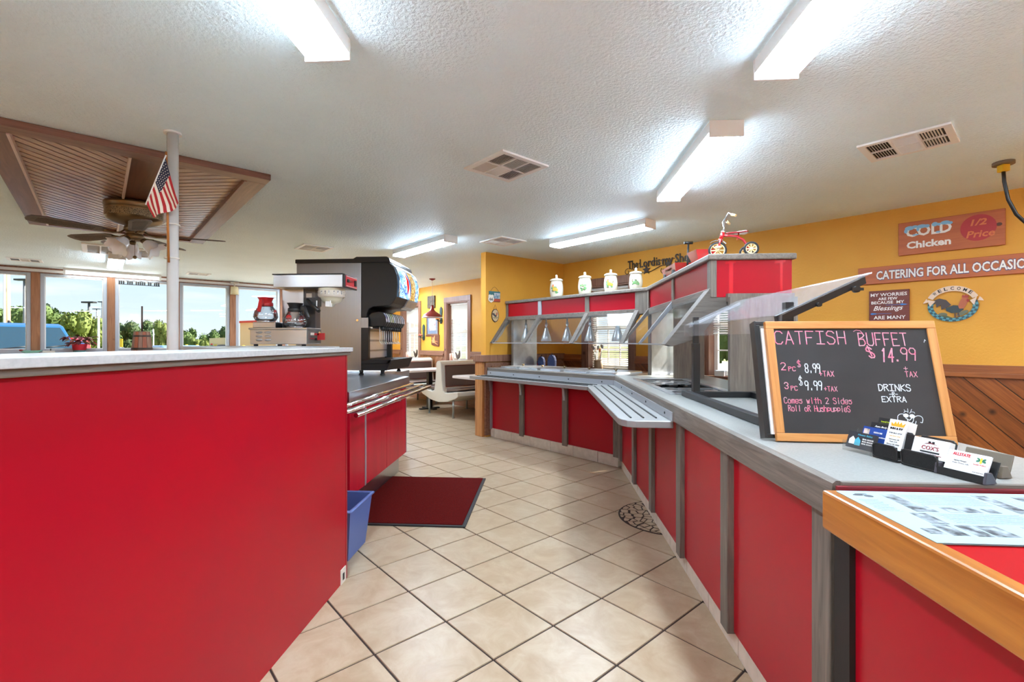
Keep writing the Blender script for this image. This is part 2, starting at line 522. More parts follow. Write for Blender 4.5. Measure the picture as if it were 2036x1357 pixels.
# ------------------------------------------------------------ ceiling and walls
struct('ceiling', MB().box(A0-.2, A1, B0, .2, CEIL, CEIL+.12), M_ceil, W)
WINS = [(-5.03,-4.31), (-3.18,-2.46), (.47,1.19), (2.26,2.98)]
SILL, HEAD = .86, 2.04
m = MB(); x = A0-.15
for a, b in WINS:
    m.box(x, a, 0, .18, -.1, CEIL); m.box(a, b, 0, .18, -.1, SILL); m.box(a, b, 0, .18, HEAD, CEIL); x = b
m.box(x, A1, 0, .18, -.1, CEIL)
struct('wall_right', m, M_yel, W)
struct('wall_back', MB().box(A1, A1+.15, B0, .18, -.1, CEIL), M_yel, W)
struct('wall_left', MB().box(A0-.15, A1+.15, B0-.15, B0, -.1, CEIL), M_yel, W)
struct('wall_partition', MB().box(-.10, 0, -1.5, 0, 0, CEIL), M_yel, W)
# window wall: low wall, header, posts
m = MB().box(A0-.14, A0, B0, 0, -.1, 1.06).box(A0-.14, A0, -.45, 0, 1.06, CEIL).box(A0-.14, A0, B0, -10.2, 1.06, CEIL)
struct('wall_window', m, M_yel, W)
struct('trim_1', MB().box(A0-.14, A0+.01, -10.2, -.45, 2.345, 2.36).box(A0-.14, A0+.012, -10.2, -.45, 2.405, 2.43), M_trimx, W)
struct('trim_2', MB().box(A0-.14, A0, -10.2, -.45, 2.36, 2.405), M_white, W)  # white band stands in for light reflected along the header
struct('trim_3', MB().box(A0-.02, A0+.16, -10.2, -.45, 1.03, 1.062), M_cedary, W, .004)
nw = 0
PITCH = .913
posts = []
for k in range(-3, 7):
    c = -5.62+k*PITCH
    nw += 1
    t = T('window_%d' % nw, None, None, W, (A0-.05, c, 1.06), kind='structure')
    y0, y1, z0, z1 = c-.405, c+.405, 1.062, 2.345
    f = .05
    x0, x1 = A0-.09, A0-.01
    m = MB().box(x0,x1,y0,y0+f,z0,z1).box(x0,x1,y1-f,y1,z0,z1).box(x0,x1,y0+f,y1-f,z0,z0+.068).box(x0,x1,y0+f,y1-f,z1-.04,z1)
    t.p('window_frame', m, M_alu, .003)
    m = MB()
    g = .012
    for (u0,u1,v0,v1) in ((y0+f,y0+f+g,z0+.068,z1-.04),(y1-f-g,y1-f,z0+.068,z1-.04),(y0+f,y1-f,z0+.068,z0+.068+g),(y0+f,y1-f,z1-.04-g,z1-.04)):
        m.box(x0+.01, x1-.012, u0, u1, v0, v1)
    t.p('gasket', m, M_white)
    t.p('pane', MB().box(A0-.053, A0-.048, y0+f, y1-f, z0+.068, z1-.04), M_glass)
    posts.append(c+PITCH/2)
posts.append(-5.62-3*PITCH-PITCH/2)
nt_ = 3
for c in posts:
    nt_ += 1
    struct('trim_%d' % nt_, MB().box(A0-.1, A0+.008, c-.052, c+.052, 1.062, 2.36), M_post, W, .002)
# yellow-wall windows
for k, (a, b) in enumerate(WINS):
    nw += 1
    t = T('window_%d' % nw, None, None, W, ((a+b)/2, 0, SILL), kind='structure')
    tw = .10
    m = MB().box(a-tw, a, -.022, 0, SILL-.10, HEAD).box(b, b+tw, -.022, 0, SILL-.10, HEAD).box(a-tw, b+tw, -.026, 0, HEAD, HEAD+.105)
    t.p('window_casing', m, M_trim, .003)
    m = MB().box(a, a+.018, -.01, .16, SILL, HEAD).box(b-.018, b, -.01, .16, SILL, HEAD).box(a, b, -.01, .16, HEAD-.018, HEAD)
    t.p('window_jamb', m, M_trim)
    t.p('window_sill', MB().box(a-.02, b+.02, -.05, .17, SILL-.03, SILL), M_trimx, .003)
    y0, y1 = .125, .165
    m = MB().box(a+.018,a+.06,y0,y1,SILL,HEAD-.018).box(b-.06,b-.018,y0,y1,SILL,HEAD-.018).box(a+.06,b-.06,y0,y1,SILL,SILL+.05).box(a+.06,b-.06,y0,y1,HEAD-.07,HEAD-.018).box(a+.06,b-.06,y0,y1,1.42,1.47)
    for q in (1, 2): m.box(a+.06+(b-a-.12)*q/3-.008, a+.06+(b-a-.12)*q/3+.008, y0+.01, y1-.01, SILL+.05, HEAD-.07)
    for z in (1.15, 1.74): m.box(a+.06, b-.06, y0+.01, y1-.01, z-.008, z+.008)
    t.p('sash', m, M_white)
    t.p('pane', MB().box(a+.06, b-.06, .143, .147, SILL+.05, HEAD-.07), M_glass)
    bl = t.p('blind_headrail', MB().box(a+.03, b-.03, .05, .09, HEAD-.055, HEAD-.02), M_slat)
    m = MB(); z = SILL+.03 if k != 3 else 1.35
    zz = z
    dense = HEAD-.06
    while zz < dense:
        ang = math.radians(28 if k in (2,3) else 34 if zz < 1.7 else 58)
        dy, dz = .0125*math.cos(ang), .0125*math.sin(ang)
        m.add([(a+.035,.07-dy,zz-dz),(b-.035,.07-dy,zz-dz),(b-.035,.07+dy,zz+dz),(a+.035,.07+dy,zz+dz),
               (a+.035,.07-dy,zz-dz-.001),(b-.035,.07-dy,zz-dz-.001),(b-.035,.07+dy,zz+dz-.001),(a+.035,.07+dy,zz+dz-.001)],
              [(0,1,2,3),(7,6,5,4),(0,4,5,1),(2,6,7,3)])
        zz += .0265 if (k in (2,3) or zz < 1.7) else .020
    t.p('slats', m, M_slat, kind='stuff')
    t.p('blind_cord', MB().tube([(a+.12,.055,HEAD-.05),(a+.12,.052,1.55),(a+.125,.055,1.40)], .003, 5), M_slat)
# wainscot on the yellow wall
def wains(a0, a1, rising, mat, pitch=.13, back=-.008):
    global nt_
    nt_ += 1
    t = T('trim_%d' % nt_, None, None, W, ((a0+a1)/2, 0, 0), kind='structure')
    t.p('cap_board', MB().box(a0, a1, -.045, 0, .965, 1.0).box(a0, a1, -.028, 0, .962, 1.063), M_trimx if rising else M_pine, .003)
    t.p('base_board', MB().box(a0, a1, -.02, 0, 0, .12), M_trimx)
    t.p('backing', MB().box(a0, a1, -.004, 0, .12, .965), M_dark)
    reg = [(a0,.12),(a1,.12),(a1,.965),(a0,.965)]
    for q in strips(reg, PI/4 if rising else -PI/4, pitch, .006, .03):
        t.p('plank', MB().ext(q, 'y', -.018, -.004), mat)
def wains_low(a0, a1, rising, mat, pitch=.11):
    global nt_
    nt_ += 1
    t = T('trim_%d' % nt_, None, None, W, ((a0+a1)/2, 0, 0), kind='structure')
    t.p('backing', MB().box(a0, a1, -.004, 0, 0, .755), M_dark)
    t.p('base_board', MB().box(a0, a1, -.02, -.004, 0, .12), M_trimx)
    t.p('apron_board', MB().box(a0, a1, -.022, -.004, .70, .758), M_trimx)
    for q in strips([(a0,.12),(a1,.12),(a1,.70),(a0,.70)], PI/4 if rising else -PI/4, pitch, .006, .03):
        t.p('plank', MB().ext(q, 'y', -.018, -.004), mat)
wains_low(-5.13, -4.21, True, M_pineu)
wains_low(-3.28, -2.36, True, M_pineu)
wains_low(.37, 1.29, False, M_pined)
wains_low(2.16, 3.08, False, M_pined)
wains(-5.71, -5.13, True, M_pineu, .11)
wains(-4.21, -3.28, True, M_pineu, .11)
wains(-2.36, -.10, True, M_pineu, .11)
wains(0, .37, False, M_pined, .11)
wains(1.29, 2.16, False, M_pined)
wains(3.08, A1, False, M_pined)
# partition: panelling, rail and post
nt_ += 1
t = T('trim_%d' % nt_, None, None, W, (0, -.75, 0), kind='structure')
t.p('panel_board', MB().box(-.115, .0155, -1.512, 0, .02, .975), M_trimx)
reg = [(-1.42,.15),(0,.15),(0,.93),(-1.42,.93)]
for q in strips(reg, PI/4, .12, .006): t.p('plank', MB().ext(q, 'x', .0155, .026), M_pineu)
t.p('newel_post', MB().box(-.175, -.015, -1.545, -1.405, 0, .985), M_pinez, .006)
t.p('rail_cap', MB().box(-.195, .035, -1.565, 0, .985, 1.075), M_trim, .008)
# ------------------------------------------------------------ text
_tx = {}
def text_mb(s, size, ext=.0008, bold=0, shear=0, squeeze=1, align='CENTER'):
    """flat letters in local x (right) / z (up), facing -y; baseline at z=0"""
    cu = bpy.data.curves.new('lettering', 'FONT')
    cu.body = s; cu.size = size; cu.extrude = ext; cu.offset = bold; cu.shear = shear; cu.align_x = align
    cu.resolution_u = 2
    o = bpy.data.objects.new('lettering_tmp', cu); COL.objects.link(o)
    bpy.context.view_layer.update()
    me = o.evaluated_get(bpy.context.evaluated_depsgraph_get()).to_mesh()
    vs = [(v.co.x*squeeze, -v.co.z, v.co.y) for v in me.vertices]
    fs = [tuple(p.vertices) for p in me.polygons]
    o.to_mesh_clear() if hasattr(o, 'to_mesh_clear') else None
    bpy.data.objects.remove(o); bpy.data.curves.remove(cu)
    return vs, fs
def put_text(mb, s, size, x, y, z, **k):
    vs, fs = text_mb(s, size, **k)
    return mb.add([(a+x, b+y, c+z) for a, b, c in vs], fs)
FONT = {'A':"002640 1232",'B':"0006364534033342413000",'C':"4536160501103041",'D':"00062645422000",'E':"46060040 0333",
'F':"0006 0646 0333",'H':"0006 4046 0343",'I':"0646 2620 0040",'K':"0006 4603 0340",'L':"060040",'N':"00064046",'M':"0006234640",
'O':"160501103041453616",'P':"000636453403",'R':"000636453403 2340",'S':"4536160504334241301001",'T':"0646 2620",'U':"060110304146",
'X':"0046 0640",'W':"0610233046",'$':"4536160504334241301001 2721",'1':"152620",'2':"05163645440040",'3':"051636454433 2333 334241301001",
'4':"30360242",'8':"3313040516364544331302011030414233",'9':"44331304051636454430",'+':"2125 0343",'-':"0343",'.':"2021",
'm':"0004 03142420 23344440",'e':"02424434140301103041",'s':"44341403334241301001",'o':"143443413010010314",'w':"0410233044",'i':"2420 2526",
't':"2620 0444",'h':"0006 0314344340",'d':"4640 4334140301103041",'l':"2620",'r':"0004 03143443",'u':"0401103041 4440",'p':"0004 043443423101"}
def chalk(mb, s, x, z, h, wd, lw, y=0, slant=0):
    """hand-lettered strokes, ribbons on the plane y; wd = width of the whole text"""
    n = len(s); st = wd/max(1, n-.25)
    rg = random.Random(len(s)*7+ord(s[0]))
    for i, ch in enumerate(s):
        if ch == ' ': continue
        for stroke in FONT[ch].split():
            pts = []
            for q in range(0, len(stroke)-1, 2):
                gx, gz = int(stroke[q])/4, int(stroke[q+1])/6
                pts.append((x+i*st+gx*st*.72+slant*gz*h+rg.uniform(-1,1)*h*.015, z+gz*h+rg.uniform(-1,1)*h*.015))
            for (ax_, az), (bx_, bz) in zip(pts, pts[1:]):
                L = math.hypot(bx_-ax_, bz-az)
                if L < 1e-6: continue
                tx, tz = (bx_-ax_)/L, (bz-az)/L
                nx, nz_ = -tz*lw/2, tx*lw/2
                ax2, az2, bx2, bz2 = ax_-tx*lw*.4, az-tz*lw*.4, bx_+tx*lw*.4, bz+tz*lw*.4
                mb.add([(ax2-nx,y,az2-nz_),(bx2-nx,y,bz2-nz_),(bx2+nx,y,bz2+nz_),(ax2+nx,y,az2+nz_)], [(0,1,2,3)])
    return mb
# ------------------------------------------------------------ buffet counter, long run (E) and back run (W)
t = T('serving_counter', 'long serving counter front of red panels between grey oak stiles along the aisle', 'counter', E, (1.0, 2.9, 0))
CY0, CY1 = 1.25, 4.74
ys = [4.63, 3.93, 3.295, 2.62, 1.965, 1.295]
m = MB().ext([(.80,CY0+.02),(1.36,CY0+.02),(1.36,2.12),(1.58,2.12),(1.58,4.98),(.80,4.73)], 'z', 0, .80)
t.p('carcass', m, M_dark)
for i in range(5):
    t.p('panel', MB().box(.752, .80, ys[i+1]+.0, ys[i]-.0, .10, .815), M_red)
for i, y in enumerate(ys):
    wdt = .038 if i < 5 else .042
    t.p('stile', MB().box(.726, .80, y-wdt, y+wdt, .09 if i else .1, .815), M_gwood, .003)
y = CY0
while y < 4.72:
    y2 = min(y+.336, 4.735)
    t.p('base_tile', MB().box(.766, .80, y+.003, y2-.003, .001, .112), M_basetile, .002)
    y = y2
t2 = T('hot_food_counter', 'back run of red panelled counter turning the corner to the yellow partition', 'counter', W, (1.0, -1.0, 0))
t2.p('carcass', MB().ext([(.02,-1.375),(2.0,-1.375),(2.35,-.65),(.02,-.65)], 'z', 0, .80), M_dark)
xs = [.0, .63, 1.342, 2.035]
for i in range(3): t2.p('panel', MB().box(xs[i]+.0, xs[i+1], -1.42, -1.375, .105, .815), M_red)
t2.p('stile', MB().box(.018, .045, -1.445, -1.375, .10, .815), M_alu)
for x in xs[1:]: t2.p('stile', MB().box(x-.037, x+.037, -1.447, -1.375, .095, .815), M_gwood, .003)
for x0, x1 in zip([.02,.095,.434,.774,1.117,1.459,1.797], [.095,.434,.774,1.117,1.459,1.797,2.055]):
    t2.p('base_tile', MB().box(x0+.003, x1-.003, -1.436, -1.375, .001, .114), M_basetile, .002)
# worktops
wt = T('worktop', 'grey laminate worktop of the long serving counter with rounded oak edge', 'worktop', E, (1.0, 2.5, .82))
Z0, Z1 = .82, .912
WX0, WX1, WY0, WY1 = .84, 1.24, 3.12, 4.30
cor = .70+4.723
m = MB().ext([(.712,1.20),(1.39,1.20),(1.39,2.1),(1.62,2.1),(1.62,WY0),(.712,WY0)], 'z', .86, Z1)
m.box(.712, WX0, WY0, WY1, .86, Z1).box(WX1, 1.62, WY0, WY1, .86, Z1)
m.ext([(.712,WY1),(1.62,WY1),(1.62,5.03),(.712,4.72)], 'z', .86, Z1)
wt.p('top', m, M_top)
wt.p('edge_trim', MB().ext([(.698,Z0),(.716,Z0),(.716,Z1+.001),(.706,Z1+.001),(.699,Z1-.006),(.697,Z1-.02)], 'y', 1.195, 4.722), M_gwoodx, label='rounded grey oak front edge')
wt.p('end_trim', MB().box(.716, 1.39, 1.186, 1.20, .86, Z1), M_gwoodw)
wt.p('well_liner', MB().box(WX0,WX1,WY0,WY1,.70,.72).box(WX0,WX0+.004,WY0,WY1,.72,.905).box(WX1-.004,WX1,WY0,WY1,.72,.905).box(WX0,WX1,WY0,WY0+.004,.72,.905).box(WX0,WX1,WY1-.004,WY1,.72,.905), M_dark)
lip = MB()
for a in ((WX0-.035,WX0+.012,WY0-.035,WY1+.035),(WX1-.012,WX1+.035,WY0-.035,WY1+.035),(WX0,WX1,WY0-.035,WY0+.012),(WX0,WX1,WY1-.012,WY1+.035)):
    lip.box(*a, Z1-.002, Z1+.007)
wt.p('well_lip', lip, M_steel, .002, label='raised steel lip of the cold well')
def holes(x0, x1, y0, y1, nx, ny, r, z):
    m = MB(); n = 16
    for i in range(nx):
        for j in range(ny):
            a0, a1 = x0+(x1-x0)*i/nx, x0+(x1-x0)*(i+1)/nx; b0, b1 = y0+(y1-y0)*j/ny, y0+(y1-y0)*(j+1)/ny
            cx_, cy_ = (a0+a1)/2, (b0+b1)/2; hx, hy = (a1-a0)/2, (b1-b0)/2
            vs = []
            for k in range(n):
                t_ = 2*PI*k/n+PI/n; c_, s_ = math.cos(t_), math.sin(t_); q = max(abs(c_)/1, abs(s_)/1)
                vs.append((cx_+hx*c_/q, cy_+hy*s_/q, z))
            for k in range(n):
                t_ = 2*PI*k/n+PI/n; vs.append((cx_+r*math.cos(t_), cy_+r*math.sin(t_), z))
            for k in range(n):
                t_ = 2*PI*k/n+PI/n; vs.append((cx_+r*math.cos(t_), cy_+r*math.sin(t_), z-.02))
            m.add(vs, [(k,(k+1)%n,n+(k+1)%n,n+k) for k in range(n)]+[(n+k,n+(k+1)%n,2*n+(k+1)%n,2*n+k) for k in range(n)])
    return m
for lab, y0, y1 in (('steel insert plate with round jar holes in the far half of the cold well', 3.84, 4.24), ('steel insert plate with round jar holes in the near half of the cold well', 3.18, 3.58)):
    single('insert_plate', holes(WX0+.013, WX1-.013, y0, y1, 3, 2, .052, .909), M_steelx, lab, 'plate', E, (0,0,0), own=True)
wt2 = T('worktop', 'steel buffet top of the back run with hinged pan lids', 'worktop', W, (1.0, -1.05, .82))
wt2.p('top', MB().ext([(.02,-1.478),(2.10,-1.478),(2.46,-.62),(.02,-.62)], 'z', .86, .911), M_steelx)
wt2.p('edge_trim', MB().ext([(-1.49,.842),(-1.474,.842),(-1.474,.913),(-1.484,.913),(-1.49,.906)], 'x', .02, 2.105), M_gwoodw, label='grey oak front edge')
proto = None
for i, a in enumerate((.29, .65, 1.03, 1.41, 1.78)):
    lab = ['flat steel pan lid beside the partition, first on the buffet','second steel pan lid from the partition','middle steel pan lid of the back buffet','fourth steel pan lid from the partition','steel pan lid nearest the buffet corner'][i]
    if proto is None:
        tt = T('pan_lid', lab, 'lid', W, (a, -1.1, .911), own=True, group='pan lids on the back buffet')
        tt.p('lid_plate', MB().ext([(-.165,0),(.165,0),(.165,.012),(.15,.02),(-.15,.02),(-.165,.012)], 'y', -.25, .25), M_zinc, .002)
        tt.p('knob', MB().cyl((0,0,.018),(0,0,.032),.008).cyl((0,0,.032),(0,0,.044),.017), M_brass)
        proto = tt.e
    else: place(dup(proto), W, (a, -1.1, .911), 0, lab)
M_tray = plain('satin_tray_metal', lin(150,149,146), .36, .35)
# tray slides
ts = T('tray_slide', 'steel tray slide with dark ribs and rounded end on the long run', 'tray slide', E, (.55, 3.5, .78))
ts.p('deck', MB().ext([(.698,2.60),(.50,2.605),(.455,2.625),(.43,2.66),(.42,2.71),(.42,4.555),(.698,4.715)], 'z', .782, .82), M_tray, .004)
for x in (.49, .56, .63): ts.p('rib', MB().box(x-.004, x+.004, 2.70+(x-.45)*.0, 4.58+(x-.42)*.55, .818, .826), M_blackm)
ts.p('wall_flange', MB().box(.690, .699, 2.60, 4.71, .82, .868), M_alu)
for y in (2.75, 3.25, 3.75, 4.25): ts.p('screw', MB().cyl((.686,y,.845),(.691,y,.845),.007,n=8), M_blackm)
for y in (3.295, 3.93): ts.p('bracket', MB().ext([(.725,.79),(.60,.79),(.70,.74),(.712,.68),(.725,.66)], 'y', y-.012, y+.012), M_alu)
ts = T('tray_slide', 'steel tray slide with dark ribs along the back run', 'tray slide', W, (1.0, -1.65, .78))
pc = toW(.42, 4.565); pd_ = toW(.698, 4.72)
ts.p('deck', MB().ext([(.05,-1.80),(pc[0]-.004,-1.80),(pd_[0]-.006,-1.495),(.03,-1.495)], 'z', .782, .82), M_tray, .004)
for y in (-1.735, -1.665, -1.595): ts.p('rib', MB().box(.12, pc[0]-.05, y-.004, y+.004, .818, .826), M_blackm)
ts.p('wall_flange', MB().box(.03, 2.08, -1.497, -1.488, .82, .868), M_alu)
for x in (.1, .55, 1.0, 1.45, 1.9): ts.p('screw', MB().cyl((x,-1.501,.845),(x,-1.496,.845),.007,n=8), M_blackm)
for x in (.035, .63, 1.342): ts.p('bracket', MB().ext([(-1.448,.79),(-1.58,.79),(-1.47,.73),(-1.46,.64),(-1.448,.61)], 'x', x-.014, x+.014).box(x-.016,x+.016,-1.456,-1.447,.60,.79), M_alu)
# ------------------------------------------------------------ canopy with sneeze guard
cn = T('food_canopy', 'red panelled overhead canopy with slanted sneeze guard above the buffet', 'canopy', E, (1.2, 4.2, .912))
def We(a, b): p = W.pt((a,b)); return (p.x, p.y)
zt = 1.80
xf, xb, yn = 1.05, 1.54, 3.05
bf, bb = -1.15, -.65
kf = (xf, 5.904-xf); kb = (xb, 7.53+bb*1.41421-xb)
def ring(o, z0, z1, m):
    f = (xf-o, (7.53+(bf-o)*1.41421)-(xf-o)); 
    return m.ext([We(.002,bf-o), f, (xf-o,yn-o), (xb+o,yn-o), (xb+o,kb[1]), We(.002,bb)], 'z', z0, z1)
cn.p('cap_board', ring(.022, 1.762, 1.80, MB()), M_gwoodx, .008)
# solid back-up body
cn.p('soffit', ring(-.012, 1.555, 1.60, MB()), M_gwoodw)
cn.p('back_panel', MB().box(xb-.02, xb, yn+.01, kb[1], 1.60, 1.762).ext([We(.002,bb-.02),We(.002,bb),kb,(kb[0]-.02,kb[1]-.015)], 'z', 1.60, 1.762), M_gwoodw)
def wbox(a0, a1, b0, b1, z0, z1, m=None):
    return (m or MB()).ext([We(a0,b0),We(a1,b0),We(a1,b1),We(a0,b1)], 'z', z0, z1)
AL = [.0, .655, 1.42, 2.125]
for i in range(3): cn.p('panel', wbox(AL[i]+.02, AL[i+1], bf+.006, bf+.022, 1.585, 1.762), M_red)
cn.p('panel', MB().box(xf+.006, xf+.02, 3.93, kf[1]-.01, 1.585, 1.762), M_red)
cn.p('panel', MB().box(xf+.006, xf+.02, yn+.01, 3.93, 1.585, 1.762), M_red)
cn.p('panel', MB().box(xf+.03, xb, yn, yn+.012, 1.53, 1.762), M_red, label='red end panel with strips of clear tape')
for a in AL[:3]: cn.p('stile', wbox(a+.002 if a == 0 else a-.03, a+.045 if a == 0 else a+.03, bf-.006, bf+.02, 1.575, 1.765), M_gwood if a != AL[1] else M_alu, .002)
cn.p('stile', wbox(2.06, 2.135, bf-.006, bf+.02, 1.575, 1.765), M_gwood)
for y0, y1 in ((kf[1]-.065,kf[1]-.01),(3.90,3.955),(yn-.006,yn+.055)): cn.p('stile', MB().box(xf-.006, xf+.02, y0, y1, 1.53, 1.765), M_gwood, .002)
cn.p('stile', MB().box(xf+.0, xf+.032, yn-.008, yn+.01, 1.53, 1.765), M_gwood)
cn.p('rail', wbox(.002, 2.13, bf-.012, bf+.03, 1.538, 1.588), M_gwoodw, .003)
cn.p('rail', MB().box(xf-.012, xf+.03, yn, kf[1]-.01, 1.525, 1.585), M_gwoodx, .003)
M_tape = plain('clear_tape', lin(200,26,44), .2)
for x0, z0, x1, z1 in ((xf+.11,1.53,xf+.135,1.762),(xb-.07,1.53,xb-.055,1.762)): cn.p('clear_tape', MB().add([(x0,yn-.0006,z0),(x1,yn-.0006,z0),(x1,yn-.0006,z1),(x0,yn-.0006,z1)], [(0,1,2,3)]), M_tape)
for x, z in ((xf+.12,1.748),(xf+.11,1.545),(xb-.07,1.75),(xb-.06,1.548)): cn.p('clear_tape', MB().add([(x-.035,yn-.001,z-.012),(x+.03,yn-.001,z-.004),(x+.034,yn-.001,z+.010),(x-.03,yn-.001,z+.004)], [(0,1,2,3)]), M_tape)
cn.p('corner_post', MB().ext([We(2.07,bf-.010),(xf-.010,kf[1]-.012),(xf-.010,kf[1]-.075),(xf+.05,kf[1]-.05),We(2.06,bf+.05)], 'z', 1.535, 1.765), M_gwood)
M_arm = wood('guard_arm_oak', lin(78,71,64), lin(112,103,94), 0, 1.4, .75); M_arm2 = plain('dull_guard_bar', lin(108,108,108), .6, .3)
# arms of the guard
zb = 1.232
def arm_poly(top, low): return [(top,1.588),(low-.012,zb),(low+.03,zb-.006),(low+.10,1.285),(low+.13,1.335),(low+.20,1.40),(low+.235,1.47),(low+.32,1.54),(top+.06,1.54)]
for a in AL[:3]+[2.085]:
    mm = MB(); pl = arm_poly(bf, bf-.27)
    a0 = max(a-.028, .002); a1 = a0+.05
    mm.M = W_M = Matrix.Translation((W.ox, W.oy, 0)) @ Matrix.Rotation(W.r, 4, 'Z')
    mm.ext([(bf-.002,1.588),(bf-.282,zb),(bf-.262,zb-.004),(bf-.03,1.50),(bf+.03,1.545)], 'x', a0, a1)
    cn.p('arm', mm, M_arm, .002)
    mm = MB(); mm.M = W_M
    mm.ext([(bf-.25,zb+.012),(bf-.18,1.262),(bf-.15,1.30),(bf-.10,1.345),(bf-.06,1.40),(bf-.03,1.455),(bf+.03,1.50),(bf+.05,1.54),(bf,1.54)], 'x', a0+.018, a0+.030)
    cn.p('arm_web', mm, M_zinc)
for y in (kf[1]-.05, 3.93):
    wd = .04 if y > 4 else .02
    cn.p('arm', MB().ext([(xf-.002,1.588),(xf-.282,zb),(xf-.262,zb-.004),(xf-.03,1.50),(xf+.03,1.545)], 'y', y-wd, y+wd*.7), M_arm if y > 4 else M_arm2, .002)
cn.p('arm', MB().ext([(xf-.004,1.588),(xf-.285,zb),(xf-.24,zb-.012),(xf-.10,1.262),(xf-.03,1.33),(xf+.04,1.42),(xf+.12,1.46),(xf+.16,1.49),(xf+.30,1.505),(xf+.30,1.527),(xf+.028,1.527),(xf+.028,1.588)], 'y', yn-.004, yn+.10), M_arm, .003)
gl = MB(); gl.M = W_M
for i in range(3):
    gl.add([(AL[i]+.03,bf-.272,zb+.004),(AL[i+1]-.03 if i < 2 else 2.07,bf-.272,zb+.004),(AL[i+1]-.03 if i < 2 else 2.12,bf-.006,1.56),(AL[i]+.03,bf-.006,1.56),
            (AL[i]+.03,bf-.266,zb+.004),(AL[i+1]-.03 if i < 2 else 2.07,bf-.266,zb+.004),(AL[i+1]-.03 if i < 2 else 2.12,bf,1.56),(AL[i]+.03,bf,1.56)],
           [(0,1,2,3),(7,6,5,4),(0,4,5,1),(2,6,7,3)])
    g1 = gl; cn.p('guard_pane', gl, M_acry); gl = MB(); gl.M = W_M
for y0, y1 in ((3.95, kf[1]-.09), (yn+.04, 3.91)):
    cn.p('guard_pane', MB().add([(xf-.272,y0,zb+.004),(xf-.272,y1,zb+.004),(xf-.006,y1,1.56),(xf-.006,y0,1.56),(xf-.266,y0,zb+.004),(xf-.266,y1,zb+.004),(xf,y1,1.56),(xf,y0,1.56)],
         [(3,2,1,0),(4,5,6,7),(0,1,5,4),(3,7,6,2)]), M_acry)
ch = MB(); ch.M = W_M
ch.box(.0, 2.07, bf-.276, bf-.262, zb-.004, zb+.006)
cn.p('channel', ch, M_alu)
cn.p('channel', MB().box(xf-.276, xf-.262, yn, kf[1]-.15, zb-.004, zb+.006), M_alu)
# uprights that carry the canopy
up = MB(); up.M = W_M; up.box(.10, .135, -1.14, -.70, .912, 1.555); cn.p('upright', up, M_gwood)
up = MB(); up.M = W_M; up.box(.135, .138, -1.135, -.70, .912, 1.555); cn.p('upright_facing', up, M_zinc, label='scratched steel facing')
up = MB(); up.M = W_M; up.box(2.19, 2.225, -1.12, -.70, .912, 1.555); cn.p('upright', up, M_gwood)
up = MB(); up.M = W_M; up.box(2.225, 2.228, -1.115, -.70, .912, 1.555); cn.p('upright_facing', up, M_zinc, label='scratched steel facing')
cn.p('upright', MB().box(1.20, 1.47, 4.44, 4.475, .912, 1.555), M_gwood)
cn.p('upright', MB().box(1.14, 1.54, 2.98, 3.015, .912, 1.525).box(1.14, 1.54, 3.015, 3.05, 1.50, 1.55), M_gwood)
# ------------------------------------------------------------ heat lamps
proto = None
for i, a in enumerate((.24, .62, .98, 1.34, 1.73)):
    lab = ['silver cone heat lamp beside the steel-faced upright near the partition','second silver cone heat lamp from the partition','middle silver cone heat lamp of the five','fourth silver cone heat lamp, partly behind a slanted arm','silver cone heat lamp in front of the window blind'][i]
    if proto is None:
        tt = T('heat_lamp', lab, 'lamp', W, (a, -1.0, 1.255), own=True, group='heat lamps hanging over the back buffet')
        tt.p('lamp_shade', MB().lathe([(.066,0),(.068,.004),(.055,.06),(.036,.115),(.020,.165),(.012,.18),(0,.182)], n=24).lathe([(.064,.002),(.05,.06),(.03,.11),(.0,.15)], n=24), M_chrome if 0 else plain('spun_aluminium', lin(196,200,202), .32, .55))
        tt.p('stem', MB().cyl((0,0,.18),(0,0,.30),.009).cyl((0,0,.195),(0,0,.235),.017), M_zinc)
        proto = tt.e
    else: place(dup(proto), W, (a, -1.0, 1.255), 0, lab)
# ------------------------------------------------------------ portable acrylic guard with black frame
pg = T('food_shield', 'scuffed clear acrylic food shield on a black square-tube frame on the worktop', 'food shield', E, (1.0, 2.3, .912))
m = MB().box(.86,.90,1.82,3.02,.913,.947).box(1.24,1.28,1.82,2.97,.913,.947).box(.90,1.24,2.93,2.97,.913,.947).box(.90,1.24,1.82,1.86,.913,.947)
pg.p('base_frame', m, M_blackm, .002)
pg.p('post', MB().box(.905,.945,2.93,2.97,.947,1.24).box(.91,.94,2.935,2.965,1.24,1.40), M_black, .002)
pg.p('post', MB().box(.905,.945,1.84,1.88,.947,1.24).box(.91,.94,1.845,1.875,1.24,1.40), M_black, .002)
pg.p('arm', MB().ext([(.86,1.315),(1.17,1.462),(1.165,1.49),(.855,1.345)], 'y', 1.80, 1.822), M_black)
pg.p('arm', MB().ext([(.89,1.335),(1.19,1.475),(1.19,1.488),(.89,1.35)], 'y', 2.955, 2.972), M_alu)
pg.p('acrylic_top', MB().ext([(.865,1.347),(1.18,1.496),(1.18,1.501),(.865,1.352)], 'y', 1.785, 2.972), M_scuff)
pg.p('acrylic_lip', MB().box(.862,.867,1.785,2.972,1.283,1.348), M_scuff)
pg.p('wing_nut', MB().cyl((1.13,1.785,1.44),(1.13,1.80,1.44),.012).box(1.11,1.15,1.782,1.788,1.435,1.445), M_black)
pg.p('wing_nut', MB().cyl((1.0,1.785,1.385),(1.0,1.80,1.385),.008), M_black)
